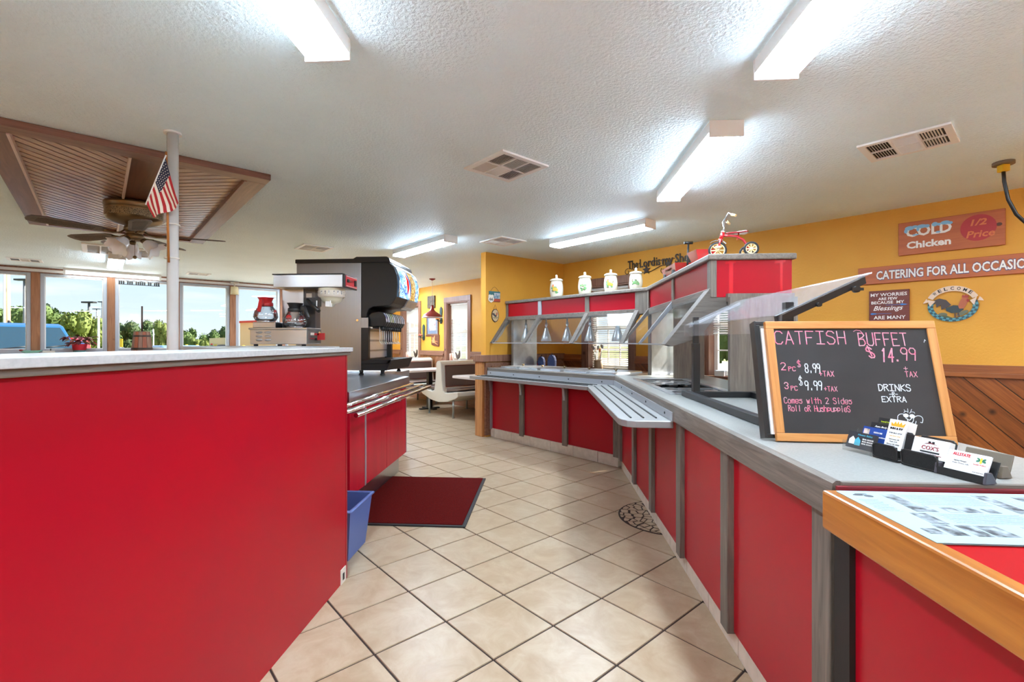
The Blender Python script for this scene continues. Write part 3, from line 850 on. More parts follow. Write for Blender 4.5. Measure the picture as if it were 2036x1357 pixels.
# ------------------------------------------------------------ tall red half wall on the near side, turning away at 45 degrees
hw = T('half_wall', 'tall red laminate half wall with grey ledge filling the near side of the aisle', 'half wall', E, (-1.2, 1.0, 0))
body = [(-1.04,-.6),(-1.04,2.44),(-1.37,2.44),(-1.37,3.03),(-1.96,3.62),(-2.47,3.11),(-1.80,2.44),(-1.33,1.98),(-1.33,-.6)]
hw.p('wall_body', MB().ext(body, 'z', 0, 1.182), M_red)
hw.p('corner_strip', MB().box(-1.0415, -1.0385, 2.425, 2.4415, 0, 1.18), plain('red_edge_strip', lin(150,12,26), .3))
led = [(-1.008,-.6),(-1.008,2.43),(-1.012,2.455),(-1.35,2.455),(-1.35,3.05),(-1.95,3.65),(-2.50,3.10),(-1.35,1.95),(-1.35,-.6)]
hw.p('ledge_top', MB().ext(led, 'z', 1.198, 1.22), M_top2, .002)
led2 = [(-1.022,-.6),(-1.022,2.448),(-1.36,2.448),(-1.36,3.04),(-1.955,3.635),(-2.48,3.10),(-1.34,1.96),(-1.34,-.6)]
hw.p('ledge_trim', MB().ext(led2, 'z', 1.180, 1.198), M_gwoodx, .004, label='dark grey oak moulding under the ledge')
hw.p('outlet_plate', MB().box(-1.041,-1.036,2.36,2.42,.0,.075), M_offw, label='small plate at the foot of the wall')
hw.p('outlet_hole', MB().box(-1.037,-1.0352,2.380,2.40,.015,.05), M_dark)
# ------------------------------------------------------------ beverage cabinet
bc = T('beverage_cabinet', 'red beverage station cabinet with steel top and toe kick', 'cabinet', E, (-1.7, 4.0, 0))
bc.p('carcass', MB().ext([(-1.33,3.12),(-1.33,4.42),(-1.60,4.74),(-1.62,5.5),(-2.6,5.5),(-2.6,3.9),(-1.95,3.72)], 'z', .19, .84), M_red2)
bc.p('toe_kick', MB().ext([(-1.39,3.1),(-1.39,4.46),(-1.66,4.74),(-1.68,5.45),(-2.5,5.45),(-2.5,3.9),(-1.9,3.7)], 'z', 0, .19), M_steelx, label='recessed steel toe kick')
for y0, y1 in ((3.12,3.395),(3.405,3.878),(3.882,4.43)): bc.p('door', MB().box(-1.33,-1.31,y0,y1,.195,.835), M_red2, .001)
bc.p('joint_strip', MB().box(-1.312,-1.305,3.39,3.41,.195,.835), M_alu)
bc.p('corner_strip', MB().box(-1.33,-1.306,4.425,4.435,.195,.835), M_alu)
topp = [(-1.285,3.05),(-1.285,4.47),(-1.58,4.80),(-1.60,5.55),(-2.65,5.55),(-2.65,3.9),(-1.95,3.7)]
bc.p('steel_top', MB().ext(topp, 'z', .842, .915), M_steel, .003)
rl = T('tray_rail', 'three polished tubes forming the tray rail in front of the beverage cabinet', 'rail', E, (-1.2, 3.6, .83))
for x, z in ((-1.215,.858),(-1.135,.846),(-1.055,.834)): rl.p('tube', MB().cyl((x,2.60,z),(x,4.33,z),.0135,n=14), M_chrome)
for y in (2.9, 3.42, 3.95): rl.p('bracket', MB().ext([(-1.306,.842),(-1.05,.822),(-1.05,.812),(-1.306,.79)], 'y', y-.008, y+.008), M_zinc)
rl.p('end_bar', MB().tube([(-1.225,4.30,.842),(-1.05,4.30,.818)], .007), M_zinc)
# ------------------------------------------------------------ drink dispenser
dx0, dxm, dy0, dy1 = -2.49, -1.823, 4.62, 5.38
dd = T('drink_dispenser', 'big steel and black soda fountain with lit blue sign and a row of valves', 'drink dispenser', E, (-1.95, 5.0, .915))
dd.p('cabinet_body', MB().box(dx0, dxm, dy0, dy1, .962, 2.042), M_steelz, .003)
dd.p('lock', MB().cyl((-1.86,dy0+.001,1.465),(-1.86,dy0-.006,1.465),.012), M_chrome)
dd.p('lid', MB().ext([(dx0-.01,2.04),(dx0-.01,2.08),(-1.90,2.082),(-1.87,2.10),(-1.56,2.10),(-1.535,2.085),(-1.52,2.04)], 'y', dy0-.012, dy1+.012), M_black, .006)
hoodp = [(dxm,2.05),(-1.55,2.05),(-1.49,1.99),(-1.458,1.92),(-1.450,1.82),(-1.462,1.70),(-1.50,1.635),(-1.535,1.61),(-1.62,1.603),(-1.70,1.598),(-1.745,1.575),(-1.765,1.53),(-1.768,1.49),(dxm,1.49)]
dd.p('hood', MB().ext(hoodp, 'y', dy0, dy1), M_black, .008)
# lit sign, bulging a little, with a bezel
sgp = [(-1.552,2.045),(-1.484,1.99),(-1.447,1.90),(-1.440,1.82),(-1.452,1.70)]
def splash_mat():
    m, n, b = new_mat('lit_splash_picture')
    v = coords(n, (1,1,1), 'Generated')
    sep = n.nodes.new('ShaderNodeSeparateXYZ'); n.links.new(v, sep.inputs[0])
    f = noise(n, coords(n, (4,5,4), 'Generated', (0,.4,0)), 2.2, 6, .6, 1.6)
    r = ramp(n, [(.30, lin(20,60,160)), (.44, lin(40,120,215)), (.53, lin(130,200,240)), (.62, lin(240,250,255)), (.72, lin(60,130,210))])
    n.links.new(f, r.inputs[0])
    g = noise(n, coords(n, (3,9,5), 'Generated', (0,.3,0)), 2.4, 5, .6, 1.2)
    r2 = ramp(n, [(.32, lin(60,40,24)), (.48, lin(150,110,50)), (.58, lin(230,205,130)), (.7, lin(90,120,170))])
    n.links.new(g, r2.inputs[0])
    st = ramp(n, [(.50, (0,0,0,1)), (.56, (1,1,1,1)), (.80, (1,1,1,1)), (.88, (0,0,0,1))])
    n.links.new(sep.outputs['Y'], st.inputs[0])
    mx = n.nodes.new('ShaderNodeMixRGB'); n.links.new(st.outputs[0], mx.inputs[0]); n.links.new(r.outputs[0], mx.inputs[1]); n.links.new(r2.outputs[0], mx.inputs[2])
    b.inputs['Base Color'].default_value = (0,0,0,1); b.inputs['Roughness'].default_value = .2
    n.links.new(mx.outputs[0], b.inputs['Emission Color']); b.inputs['Emission Strength'].default_value = .95
    return m
def along(t_):       # point on the sign curve, t_ 0 bottom .. 1 top
    q = sgp[::-1]; L = [math.dist(q[i], q[i+1]) for i in range(len(q)-1)]; s_ = t_*sum(L)
    for i, l in enumerate(L):
        if s_ <= l or i == len(L)-1: k = s_/l; return (q[i][0]+(q[i+1][0]-q[i][0])*k, q[i][1]+(q[i+1][1]-q[i][1])*k)
        s_ -= l
m = MB(); vs = []; N = 14
for i in range(N+1):
    x, z = along(i/N)
    vs += [(x+.004, dy0+.035, z), (x+.004, dy1-.035, z)]
m.add(vs, [(2*i,2*i+1,2*i+3,2*i+2) for i in range(N)], True)
sg = dd.p('lit_sign', m, splash_mat(), label='backlit blue splash picture with gold panel')
def on_sign(pts, name, col, off):      # pts in (s 0..1 near to far, t 0..1 bottom to top)
    m = MB(); vs = []
    for s_, t_ in pts:
        x, z = along(t_); vs.append((x+.004+off, dy0+.035+(dy1-dy0-.07)*s_, z))
    m.add(vs, [tuple(range(len(vs)))])
    o = dd.p(name, m, emis(name+'_print', col, .95), parent=sg)
def bandpoly(c0, c1, w0, n=10):
    L, R = [], []
    for i in range(n+1):
        t_ = .04+.86*i/n; c_ = c0+(c1-c0)*t_+.02*math.sin(t_*PI); wd = w0*math.sin(PI*min(1,(i/n)*.9+.1))
        L.append((c_-wd, t_)); R.append((c_+wd, t_))
    return L+R[::-1]
def bandstrip(c0, c1, w0, name, col, off, n=12, t0=.04, t1=.9):
    m = MB(); vs = []
    for i in range(n+1):
        t_ = t0+(t1-t0)*i/n; c_ = c0+(c1-c0)*t_; wd = w0*math.sin(PI*(.06+.88*i/n))
        for s_ in (c_-wd, c_+wd):
            x, z = along(t_); vs.append((x+.004+off, dy0+.035+(dy1-dy0-.07)*s_, z))
    m.add(vs, [(2*i,2*i+1,2*i+3,2*i+2) for i in range(n)])
    dd.p(name, m, emis(name+'_print', col, .95), parent=sg)
bandstrip(.50, .36, .13, 'white_swash', lin(240,244,250), .0015)
bandstrip(.42, .38, .06, 'red_swash', lin(214,40,44), .003, t0=.14, t1=.70)
bandstrip(.58, .42, .035, 'blue_swash', lin(24,66,150), .0035, t0=.06, t1=.88)
dd.p('bezel', MB().tube([(along(0)[0]+.006,dy0+.03,along(0)[1])]+[(along(i/8)[0]+.006,dy0+.03,along(i/8)[1]) for i in range(1,9)], .006, 6).tube([(along(i/8)[0]+.006,dy1-.03,along(i/8)[1]) for i in range(9)], .006, 6), M_chrome)
dd.p('brow', MB().ext([(-1.56,2.052),(-1.49,1.998),(-1.484,2.004),(-1.555,2.064)], 'y', dy0+.02, dy1-.02), M_zinc, label='pale strip above the sign')
dd.p('hood_lip', MB().ext([(-1.452,1.69),(-1.49,1.625),(-1.535,1.598),(-1.535,1.612),(-1.50,1.64),(-1.462,1.70)], 'y', dy0+.38, dy1-.02), M_zinc)
dd.p('side_plate', MB().box(dxm, -1.752, dy0+.002, dy0+.02, 1.39, 1.49), M_steelz)
dd.p('side_column', MB().box(dxm, -1.75, dy0+.001, dy0+.05, .965, 1.39), M_black); dd.p('side_column', MB().box(dxm,-1.75,dy1-.05,dy1,.965,1.49), M_black)
dd.p('splash_back', MB().box(dxm+.002, -1.80, dy0+.05, dy1-.05, 1.08, 1.49), plain('bright_satin_steel', (.86,.88,.90,1), .32, .75))
sl = MB()
for z in (1.15, 1.16, 1.255, 1.265, 1.36, 1.37): sl.box(-1.80, -1.795, dy0+.05, dy1-.05, z, z+.004)
dd.p('backsplash_rib', sl, M_blackm)
dd.p('valve_shelf', MB().box(dxm, -1.72, dy0+.04, dy1-.03, 1.385, 1.40), M_steelx)
lab_cols = [lin(60,50,140), lin(214,220,235), lin(80,160,60), lin(170,190,60), lin(180,200,210), lin(60,70,90), lin(180,190,200), lin(150,120,100), lin(190,200,215), lin(90,130,180)]
for i in range(10):
    y = dy0+.075+i*.066
    pv = dd.p('valve', MB().ext([(-1.78,1.405),(-1.61,1.405),(-1.585,1.45),(-1.59,1.50),(-1.615,1.54),(-1.65,1.555),(-1.73,1.545),(-1.78,1.50)], 'y', y-.026, y+.026), M_black, .004)
    dd.p('valve_label', MB().add([(-1.584,y-.022,1.45),(-1.584,y+.022,1.45),(-1.589,y+.022,1.50),(-1.589,y-.022,1.50),(-1.613,y+.022,1.541),(-1.613,y-.022,1.541)],[(0,1,2,3),(3,2,4,5)]), plain('valve_label_%d' % i, lab_cols[i], .3, c2=lin(230,230,235), ns=30), parent=pv)
    dd.p('nozzle', MB().cyl((-1.63,y,1.405),(-1.63,y,1.36),.017,.013), M_black, parent=pv)
    dd.p('lever', MB().tube([(-1.66,y,1.40),(-1.655,y,1.30),(-1.66,y,1.255)], .005, 6).tube([(-1.635,y-.022,1.225),(-1.66,y,1.255),(-1.635,y+.022,1.225)], .003, 6), M_white, parent=pv)
dd.p('drip_tray', MB().ext([(dxm,.962),(-1.565,.962),(-1.515,1.07),(-1.54,1.07),(-1.57,1.03),(dxm,1.03)], 'y', dy0-.002, dy1+.02).ext([(dxm,1.03),(-1.52,1.03),(-1.515,1.07),(dxm,1.07)], 'y', dy0-.002, dy0+.012), M_black, .003)
gr = MB()
for i in range(18): gr.box(-1.80+i*.0145, -1.795+i*.0145, dy0+.02, dy1, 1.064, 1.071)
dd.p('drip_grille', gr, M_blackm, kind='stuff')
for x, y in ((-1.62,dy0+.05),(-1.84,dy0+.05),(-2.40,dy0+.05),(-1.66,dy1-.05),(-2.40,dy1-.05)):
    dd.p('foot', MB().cyl((x,y,.9155),(x,y,.93),.024).cyl((x,y,.93),(x,y,.963),.016,.022), M_black)
M_steelc = steel('brewer_steel', (.50,.51,.52,1), .3, 0)
# ------------------------------------------------------------ coffee brewer on the half-wall ledge
cb = T('coffee_brewer', 'steel coffee brewer with warming plates and red control panel on the grey ledge', 'coffee maker', E, (-1.75, 3.2, 1.22))
x0, x1, y0, y1 = -2.0, -1.60, 3.10, 3.30
cb.p('warmer_base', MB().box(x0, x1, y0, y1, 1.232, 1.333), M_steelc, .003)
cb.p('base_lip', MB().box(x0-.008, x1+.004, y0-.006, y1, 1.333, 1.345), M_steelc, .002)
for x in (x0+.03, x0+.2, x1-.03): cb.p('foot', MB().cyl((x,y0+.02,1.2205),(x,y0+.02,1.234),.014), M_rubber)
lv = MB()
for i in range(2):
    for j in range(3): lv.M = Matrix.Translation((x0+.065+i*.062, y0-.001, 1.262+j*.026)); lv.ball((0,0,0), .024, (1,.28,.36), 8)
cb.p('vent_louvre', lv, M_steelc, kind='stuff')
cp = cb.p('control_panel', MB().box(x1, x1+.006, y0+.008, y1-.006, 1.24, 1.33), plain('grey_panel', lin(110,108,104), .35, .5))
cb.p('gauge_badge', MB().cyl((x1+.006,y1-.03,1.305),(x1+.008,y1-.03,1.305),.017), plain('gold_badge', lin(196,160,90), .4), parent=cp)
cb.p('switch', MB().box(x1+.006,x1+.02,y0+.10,y0+.15,1.262,1.275), M_black, parent=cp)
cb.p('display', MB().box(x1+.006,x1+.008,y0+.04,y0+.09,1.295,1.312), M_offw, parent=cp)
cb.p('red_lights', MB().box(x1+.006,x1+.008,y0+.03,y0+.12,1.27,1.274), rgb(190,40,50), parent=cp)
cb.p('tower', MB().box(x0+.165, x0+.32, y0+.11, y1, 1.345, 1.62), M_steelc, .003)
cb.p('tower_front', MB().box(x0+.32, x0+.40, y0+.12, y1-.005, 1.345, 1.62), plain('dark_steel', lin(84,80,78), .35, .6))
cb.p('warning_label', MB().box(x0+.335, x0+.375, y0+.118, y0+.1205, 1.53, 1.59), M_offw)
hx0, hx1 = x0+.165, -1.335
cb.p('head', MB().box(hx0, hx1-.018, y0, y1+.01, 1.62, 1.705), M_steelc, .003)
cb.p('head_cap', MB().box(hx0-.006, hx1-.014, y0-.004, y1+.014, 1.705, 1.712), M_black)
cb.p('head_end', MB().box(hx1-.018, hx1, y0, y1+.01, 1.617, 1.708), M_black, .003)
rp = cb.p('red_panel', MB().box(hx1, hx1+.003, y0+.012, y1+.0, 1.625, 1.70), rgb(206,44,56,.3), .001)
cb.p('panel_border', MB().box(hx1+.003,hx1+.004,y0+.018,y1-.006,1.694,1.6965).box(hx1+.003,hx1+.004,y0+.018,y1-.006,1.6285,1.631), M_white, parent=rp)
cb.p('rocker', MB().box(hx1+.003,hx1+.012,y0+.03,y0+.055,1.655,1.675).box(hx1+.003,hx1+.012,y1-.05,y1-.025,1.64,1.68), M_black, parent=rp)
m = MB(); put_text(m, 'BREW', .018, 0, 0, 0, ext=.0004)
m2 = MB(); m2.add([(hx1+.0045, y0+.10+v.x, 1.66+v.z) for v in m.v], m.f)
cb.p('lettering', m2, M_white, parent=rp)
fn = cb.p('brew_funnel', MB().lathe([(.088,1.617),(.086,1.60),(.080,1.575),(.068,1.54),(.056,1.52),(.02,1.51),(.012,1.495),(0,1.495)], (hx1-.13, y0+.085, 0)), plain('cloudy_plastic', lin(206,202,176), .3))
cb.p('funnel_ring', MB().lathe([(.0895,1.60),(.0895,1.565),(.082,1.555)], (hx1-.13, y0+.085, 0)), M_offw, parent=fn)
fl = MB()
for k in range(5):
    a = -2.4+k*.62
    p = [(hx1-.13+.0905*math.cos(a+d), y0+.085+.0905*math.sin(a+d)) for d in (-.22, .22)]
    fl.add([(p[0][0],p[0][1],1.572),(p[1][0],p[1][1],1.572),(p[1][0],p[1][1],1.597),(p[0][0],p[0][1],1.597)], [(0,1,2,3)])
cb.p('funnel_label', fl, plain('warning_print', lin(230,226,220), .4, c2=lin(30,28,28), ns=90), parent=fn)
cb.p('funnel_spout', MB().box(hx1-.145,hx1-.115,y0+.02,y0+.06,1.49,1.525), M_white, parent=fn)
for dx_ in (-.075,.02): cb.p('funnel_prong', MB().cyl((hx1-.13+dx_,y0+.02,1.53),(hx1-.13+dx_,y0+.02,1.49),.004), M_white, parent=fn)
cb.p('handle_rest', MB().box(x0+.30,x0+.42,y0+.115,y0+.17,1.50,1.56), M_black)
cb.p('funnel_handle', MB().tube([(x0+.39,y0+.03,1.535),(x0+.50,y0-.03,1.455)], .013), M_black)
cb.p('upper_warmer', MB().box(x0+.02,x0+.18,y0-.0,y1-.02,1.345,1.385), M_steelc, .003)
cb.p('warmer_label', MB().ext([(x0+.20,1.345),(x0+.28,1.345),(x0+.26,1.38),(x0+.20,1.38)], 'y', y0+.05, y1-.05).box(x0+.21,x0+.25,y0+.046,y0+.05,1.352,1.37), M_dark)
cb.p('tap_handle', MB().box(x1+.03,x1+.075,y0+.09,y0+.11,1.262,1.31).box(x1+.005,x1+.04,y0+.09,y0+.11,1.295,1.31), rgb(170,24,30,.3), label='red hot water tap')
def carafe(label, at, handle_m, hang):
    c = T('coffee_carafe', label, 'carafe', E, at, own=True, group='coffee carafes on the brewer')
    c.p('globe', MB().lathe([(.0,.004),(.052,.004),(.066,.012),(.078,.034),(.074,.062),(.056,.092),(.042,.112),(.040,.122)], n=28), M_carafe)
    c.p('water', MB().lathe([(0,.006),(.050,.006),(.064,.013),(.066,.018),(0,.018)], n=24), M_carafe)
    c.p('base_ring', MB().lathe([(0,0),(.054,0),(.056,.006),(.0,.006)]), M_chrome)
    c.p('collar', MB().lathe([(.044,.108),(.047,.112),(.047,.130),(.038,.138)], n=24), handle_m)
    c.p('pour_lip', MB().lathe([(.037,.136),(.044,.155),(.052,.168)], n=24), handle_m)
    c.p('lid', MB().lathe([(.0,.142),(.034,.144),(.036,.150),(0,.154)], n=20), handle_m)
    c.p('handle', MB().ext([(.040,.115),(.05,.150),(.075,.150),(.108,.07),(.094,.062),(.070,.118),(.05,.112)], 'y', -.011, .011), handle_m, .003)
    for s_ in (-1, 1): c.p('spot', MB().ball((0, s_*.064, .062), .024, (1,.35,1), 8), rgb(188,40,36,.3))
    c.e.rotation_euler[2] = hang
    return c
M_redp = rgb(186,34,34,.3)
carafe('empty glass carafe with red handle and rim on the raised warmer', (x0+.088, y0+.04, 1.386), M_redp, -1.45)
carafe('glass carafe with black handle and rim on the lower warming plate', (x0+.30, y0+.035, 1.346), M_black, -.15)
# ------------------------------------------------------------ bin and mat
bn = T('waste_bin', 'blue plastic waste bin tucked behind the end of the red half wall', 'bin', E, (-1.2, 2.75, 0), own=True)
m = MB().add([(-.12,-.13,0),(.09,-.13,0),(.09,.13,0),(-.12,.13,0),(-.15,-.17,.30),(.12,-.17,.30),(.12,.17,.30),(-.15,.17,.30),
              (-.142,-.162,.30),(.112,-.162,.30),(.112,.162,.30),(-.142,.162,.30),(-.115,-.125,.01),(.085,-.125,.01),(.085,.125,.01),(-.115,.125,.01)],
             [(3,2,1,0),(0,1,5,4),(1,2,6,5),(2,3,7,6),(3,0,4,7),(4,5,9,8),(5,6,10,9),(6,7,11,10),(7,4,8,11),(8,9,13,12),(9,10,14,13),(10,11,15,14),(11,8,12,15),(12,13,14,15)])
bn.p('bin_body', m, rgb(84,104,160,.45))
bn.p('rim', MB().tube([(-.155,-.175,.297),(.125,-.175,.297),(.125,.175,.297),(-.155,.175,.297)], .008, 8, closed=True), rgb(96,118,176,.4))
mt_ = T('floor_mat', 'dark red entrance mat with black rubber edge on the beige tiles', 'mat', E, (-.95, 3.7, 0))
mt_.p('pile', MB().box(-1.385,-.550,3.165,4.262,.002,.013), M_mat)
mt_.p('border', MB().ext([(-1.41,3.14),(-.525,3.14),(-.525,4.27),(-1.41,4.27)], 'z', .001, .006).box(-.549,-.525,3.14,4.27,.006,.009).box(-1.41,-.549,3.14,3.164,.006,.010), M_rubber)
# ------------------------------------------------------------ ceiling lights
def fixture(label, fr, at, length, along_y=True, z=CEIL, name='ceiling_light', group='fluorescent wraparound ceiling lights', tall=.085, wdt=.175):
    t = T(name, label, 'ceiling light', fr, (at[0], at[1], z), 0 if along_y else -PI/2, own=True, group=group)
    h, L = wdt/2, length/2
    t.p('housing', MB().box(-h+.012, h-.012, -L, L, -.055, -.0).box(-h, -h+.004, -L, L, -.060, -.002).box(h-.004, h, -L, L, -.060, -.002), M_white)
    t.p('lens', MB().ext([(-h+.002,-.056),(-h+.004,-tall+.012),(-h+.02,-tall),(h-.02,-tall),(h-.004,-tall+.012),(h-.002,-.056)], 'y', -L+.008, L-.008), M_lens, label='glowing ribbed lens')
    for s_ in (-1, 1): t.p('end_cap', MB().box(-h-.002, h+.002, s_*L-.006, s_*L+.006, -tall-.003, -.001), M_white, .002)
    return t
def lens_mat():
    m = bpy.data.materials.new('ribbed_lens'); m.use_nodes = True; n = m.node_tree; n.nodes.clear()
    v = coords(n, (1,1,1)); sp = n.nodes.new('ShaderNodeSeparateXYZ'); n.links.new(v, sp.inputs[0])
    def M(op, a, b=None):
        x = n.nodes.new('ShaderNodeMath'); x.operation = op
        for i, q in enumerate((a, b)):
            if q is None: continue
            if isinstance(q, (int, float)): x.inputs[i].default_value = q
            else: n.links.new(q, x.inputs[i])
        return x.outputs[0]
    ax = M('ABSOLUTE', sp.outputs['X']); d = M('ABSOLUTE', M('SUBTRACT', ax, .038))
    g = M('MAXIMUM', M('SUBTRACT', 1.0, M('DIVIDE', d, .030)), 0)
    g = M('POWER', g, 1.5)
    rib = M('MULTIPLY', M('SINE', M('MULTIPLY', sp.outputs['Y'], 500)), .05)
    st = M('ADD', M('MULTIPLY', g, LAMP*.3), M('ADD', LAMP*.85, rib))
    ge = n.nodes.new('ShaderNodeNewGeometry'); sn = n.nodes.new('ShaderNodeSeparateXYZ'); n.links.new(ge.outputs['Normal'], sn.inputs[0])
    dn = M('MULTIPLY', M('MAXIMUM', M('MULTIPLY', sn.outputs['Z'], -1.0), 0.0), .08)
    st = M('MULTIPLY', st, M('ADD', dn, .60))
    e = n.nodes.new('ShaderNodeEmission'); e.inputs[0].default_value = (.80,.98,1.18,1); n.links.new(st, e.inputs[1])
    o = n.nodes.new('ShaderNodeOutputMaterial'); n.links.new(e.outputs[0], o.inputs[0])
    return m
M_lens = lens_mat()
fixture('fluorescent ceiling light in front of the wood ceiling panel, above the red half wall', E, (-.84, 1.18), 1.22)
fixture('fluorescent ceiling light above the chalkboard end of the serving counter', E, (.966, 1.43), 1.22)
fixture('fluorescent ceiling light between the chalkboard and the tricycle', E, (.97, 3.17), 1.17)
fixture('fluorescent ceiling light over the buffet, parallel to the yellow wall with the metal lettering', W, (1.72, -1.33), 1.26, False)
fixture('fluorescent ceiling light above the soda fountain', W, (-.07, -2.40), 1.19, False)
fixture('fluorescent ceiling light seen end on behind the ceiling fan lamps', W, (-3.83, -5.14), 1.12, False)
tl = T('strip_light', 'bare fluorescent strip light hung above the windows', 'ceiling light', W, (-5.50, -5.12, CEIL), own=True)
tl.p('housing', MB().box(-.045,.045,-.63,.63,-.042,-.0), M_white)
tl.p('lamp_tube', MB().cyl((-.0,-.60,-.072),(-.0,.60,-.072),.019), emis('lit_tube', (.92,.99,1,1), 9))
tl.p('end_holder', MB().box(-.03,.03,-.63,-.60,-.10,-.04).box(-.03,.03,.60,.63,-.10,-.04), M_white)
# unseen lamps added to raise the brightness of the room
for i, (fr, at, al) in enumerate(((E,(-.84,-1.6),True),(E,(.966,-1.4),True),(E,(3.2,.6),True),(E,(3.4,-2.2),True),(E,(-3.6,-.3),True),(E,(-5.6,.8),True),(E,(-4.0,-3.0),True),(W,(-3.5,-1.6),False),(E,(3.05,2.1),True),(E,(4.8,1.2),True),(E,(5.2,-1.6),True),(E,(-2.3,-1.6),True),(E,(-3.95,8.6),True),(E,(-3.2,8.45),True),(E,(-3.0,9.45),True))):
    fixture(['fluorescent ceiling light behind the camera over the half wall','fluorescent ceiling light behind the camera over the cash desk','fluorescent ceiling light in the kitchen side','fluorescent ceiling light deep in the kitchen side','fluorescent ceiling light in the front dining room','fluorescent ceiling light by the front windows','fluorescent ceiling light at the back of the dining room','fluorescent ceiling light over the far booths','fluorescent ceiling light in the kitchen side by the hanging cable','fluorescent ceiling light near the kitchen wall','fluorescent ceiling light at the far kitchen corner','fluorescent ceiling light between half wall and front windows','fluorescent ceiling light hidden behind the coffee brewer head','fluorescent ceiling light hidden behind the soda fountain lid','fluorescent ceiling light hidden behind the soda fountain sign'][i], fr, at, 1.22, al)
# ------------------------------------------------------------ ceiling vents
def vent(label, a, b, la, lb, nx, ny, patt):
    t = T('ceiling_vent', label, 'vent', W, (a, b, CEIL), own=True, group='white ceiling air vents')
    t.p('backing', MB().box(-la/2+.02, la/2-.02, -lb/2+.02, lb/2-.02, -.004, -.002), M_dark)
    fw_ = .035
    m = MB().box(-la/2,la/2,-lb/2,-lb/2+fw_,-.012,-.0005).box(-la/2,la/2,lb/2-fw_,lb/2,-.012,-.0005).box(-la/2,-la/2+fw_,-lb/2+fw_,lb/2-fw_,-.012,-.0005).box(la/2-fw_,la/2,-lb/2+fw_,lb/2-fw_,-.012,-.0005)
    cw, ch_ = (la-2*fw_)/nx, (lb-2*fw_)/ny
    for i in range(1, nx): m.box(-la/2+fw_+i*cw-.006, -la/2+fw_+i*cw+.006, -lb/2+fw_, lb/2-fw_, -.012, -.002)
    for j in range(1, ny): m.box(-la/2+fw_, la/2-fw_, -lb/2+fw_+j*ch_-.006, -lb/2+fw_+j*ch_+.006, -.012, -.002)
    t.p('frame', m, M_white)
    m = MB()
    for i in range(nx):
        for j in range(ny):
            d, op = patt[(i+j*nx) % len(patt)]
            x0, y0 = -la/2+fw_+i*cw+.006, -lb/2+fw_+j*ch_+.006; w_, h_ = cw-.012, ch_-.012
            n = max(4, int((w_ if d == 'y' else h_)/.013))
            for k in range(n):
                s_ = (k+.5)/n
                c_, o_, g_ = (x0+w_*s_ if d == 'y' else y0+h_*s_), abs(op), (1 if op > 0 else -1)
                pl_ = [(c_-g_*.004*o_,-.003),(c_+g_*.004,-.011),(c_+g_*.0052,-.010),(c_-g_*.003*o_,-.002)]
                if d == 'y': m.ext(pl_, 'y', y0, y0+h_)
                else: m.ext(pl_, 'x', x0, x0+w_)
    t.p('louvres', m, M_white, kind='stuff')
vent('square white ceiling vent in the middle of the ceiling, dusty louvres', 2.478, -3.262, .41, .40, 2, 3, [('x',.2),('x',-.2),('x',1.2),('y',.2),('x',-1.2),('x',-.2)])
vent('long white ceiling vent near the yellow wall and the cable', 4.33, -1.71, .42, .36, 3, 2, [('y',.6),('x',.8),('y',.0),('y',.6),('x',1.4),('y',.0)])
vent('small ceiling vent beyond the soda fountain hood', -1.20, -3.29, .38, .36, 2, 2, [('x',.2),('y',1.0),('x',1.2),('y',.6)])
vent('small ceiling vent above the partition end', .66, -1.76, .40, .38, 2, 2, [('x',.2),('y',1.0),('x',1.2),('y',.6)])
vent('narrow ceiling vent close to the window header, beside the steel column', -4.85, -4.02, .28, .34, 1, 2, [('x',.2),('y',.8)])
vent('narrow ceiling vent close to the window header, above the pickup', -4.82, -6.12, .30, .36, 1, 3, [('x',.2),('y',.3),('x',.3)])
lv_ = T('return_grille', 'large five-cell return air grille behind the ceiling fan lamps', 'vent', W, (-3.03, -5.12, CEIL), own=True)
lv_.p('backing', MB().box(-.32,.32,-.31,.31,-.006,-.002), plain('grille_grey', lin(150,146,142), .7))
m = MB().box(-.37,.37,-.36,-.31,-.02,-.001).box(-.37,.37,.31,.36,-.02,-.001).box(-.37,-.32,-.31,.31,-.02,-.001).box(.32,.37,-.31,.31,-.02,-.001)
for k in range(1, 5): m.box(-.32,.32,-.31+k*.124-.008,-.31+k*.124+.008,-.02,-.006)
lv_.p('frame', m, M_white)
# ------------------------------------------------------------ wooden ceiling panel
cp_ = T('ceiling_panel', 'dark bead-board wooden ceiling panel framed in brown boards around the fan', 'ceiling panel', W, (-.15, -5.12, CEIL))
a0, a1, b0, b1 = -1.62, 1.27, -5.83, -4.41
fwd = .125; zt0, zt1 = CEIL-.042, CEIL-.001
cp_.p('frame_board', MB().box(a1-fwd, a1, b0, b1, zt0, zt1), M_cedary, .003)
cp_.p('frame_board', MB().box(a0, a0+fwd*.6, b0, b1, zt0, zt1), M_cedary, .003)
cp_.p('frame_board', MB().box(a0+fwd*.6, a1-fwd, b0, b0+fwd, zt0, zt1), M_cedar, .003)
cp_.p('frame_board', MB().box(a0+fwd*.6, a1-fwd, b1-fwd, b1, zt0, zt1), M_cedar, .003)
ia0, ia1 = a0+fwd*.6, a1-fwd
cp_.p('centre_board', MB().box(ia0, ia1, -5.17, -4.97, zt0+.012, zt1), wood('red_brown_centre_board', lin(84,44,30), lin(118,66,48), 0, .8, .3), .002)
cp_.p('bead', MB().box(ia0, ia1, b0+fwd, b0+fwd+.014, zt0-.006, zt1).box(ia0, ia1, -5.184, -5.17, zt0-.002, zt1), plain('pale_bead', lin(214,190,178), .35))  # window light on these strips is put into their pale colour
cp_.p('bead', MB().box(ia0, ia1, b1-fwd-.014, b1-fwd, zt0-.006, zt1), M_trimx)
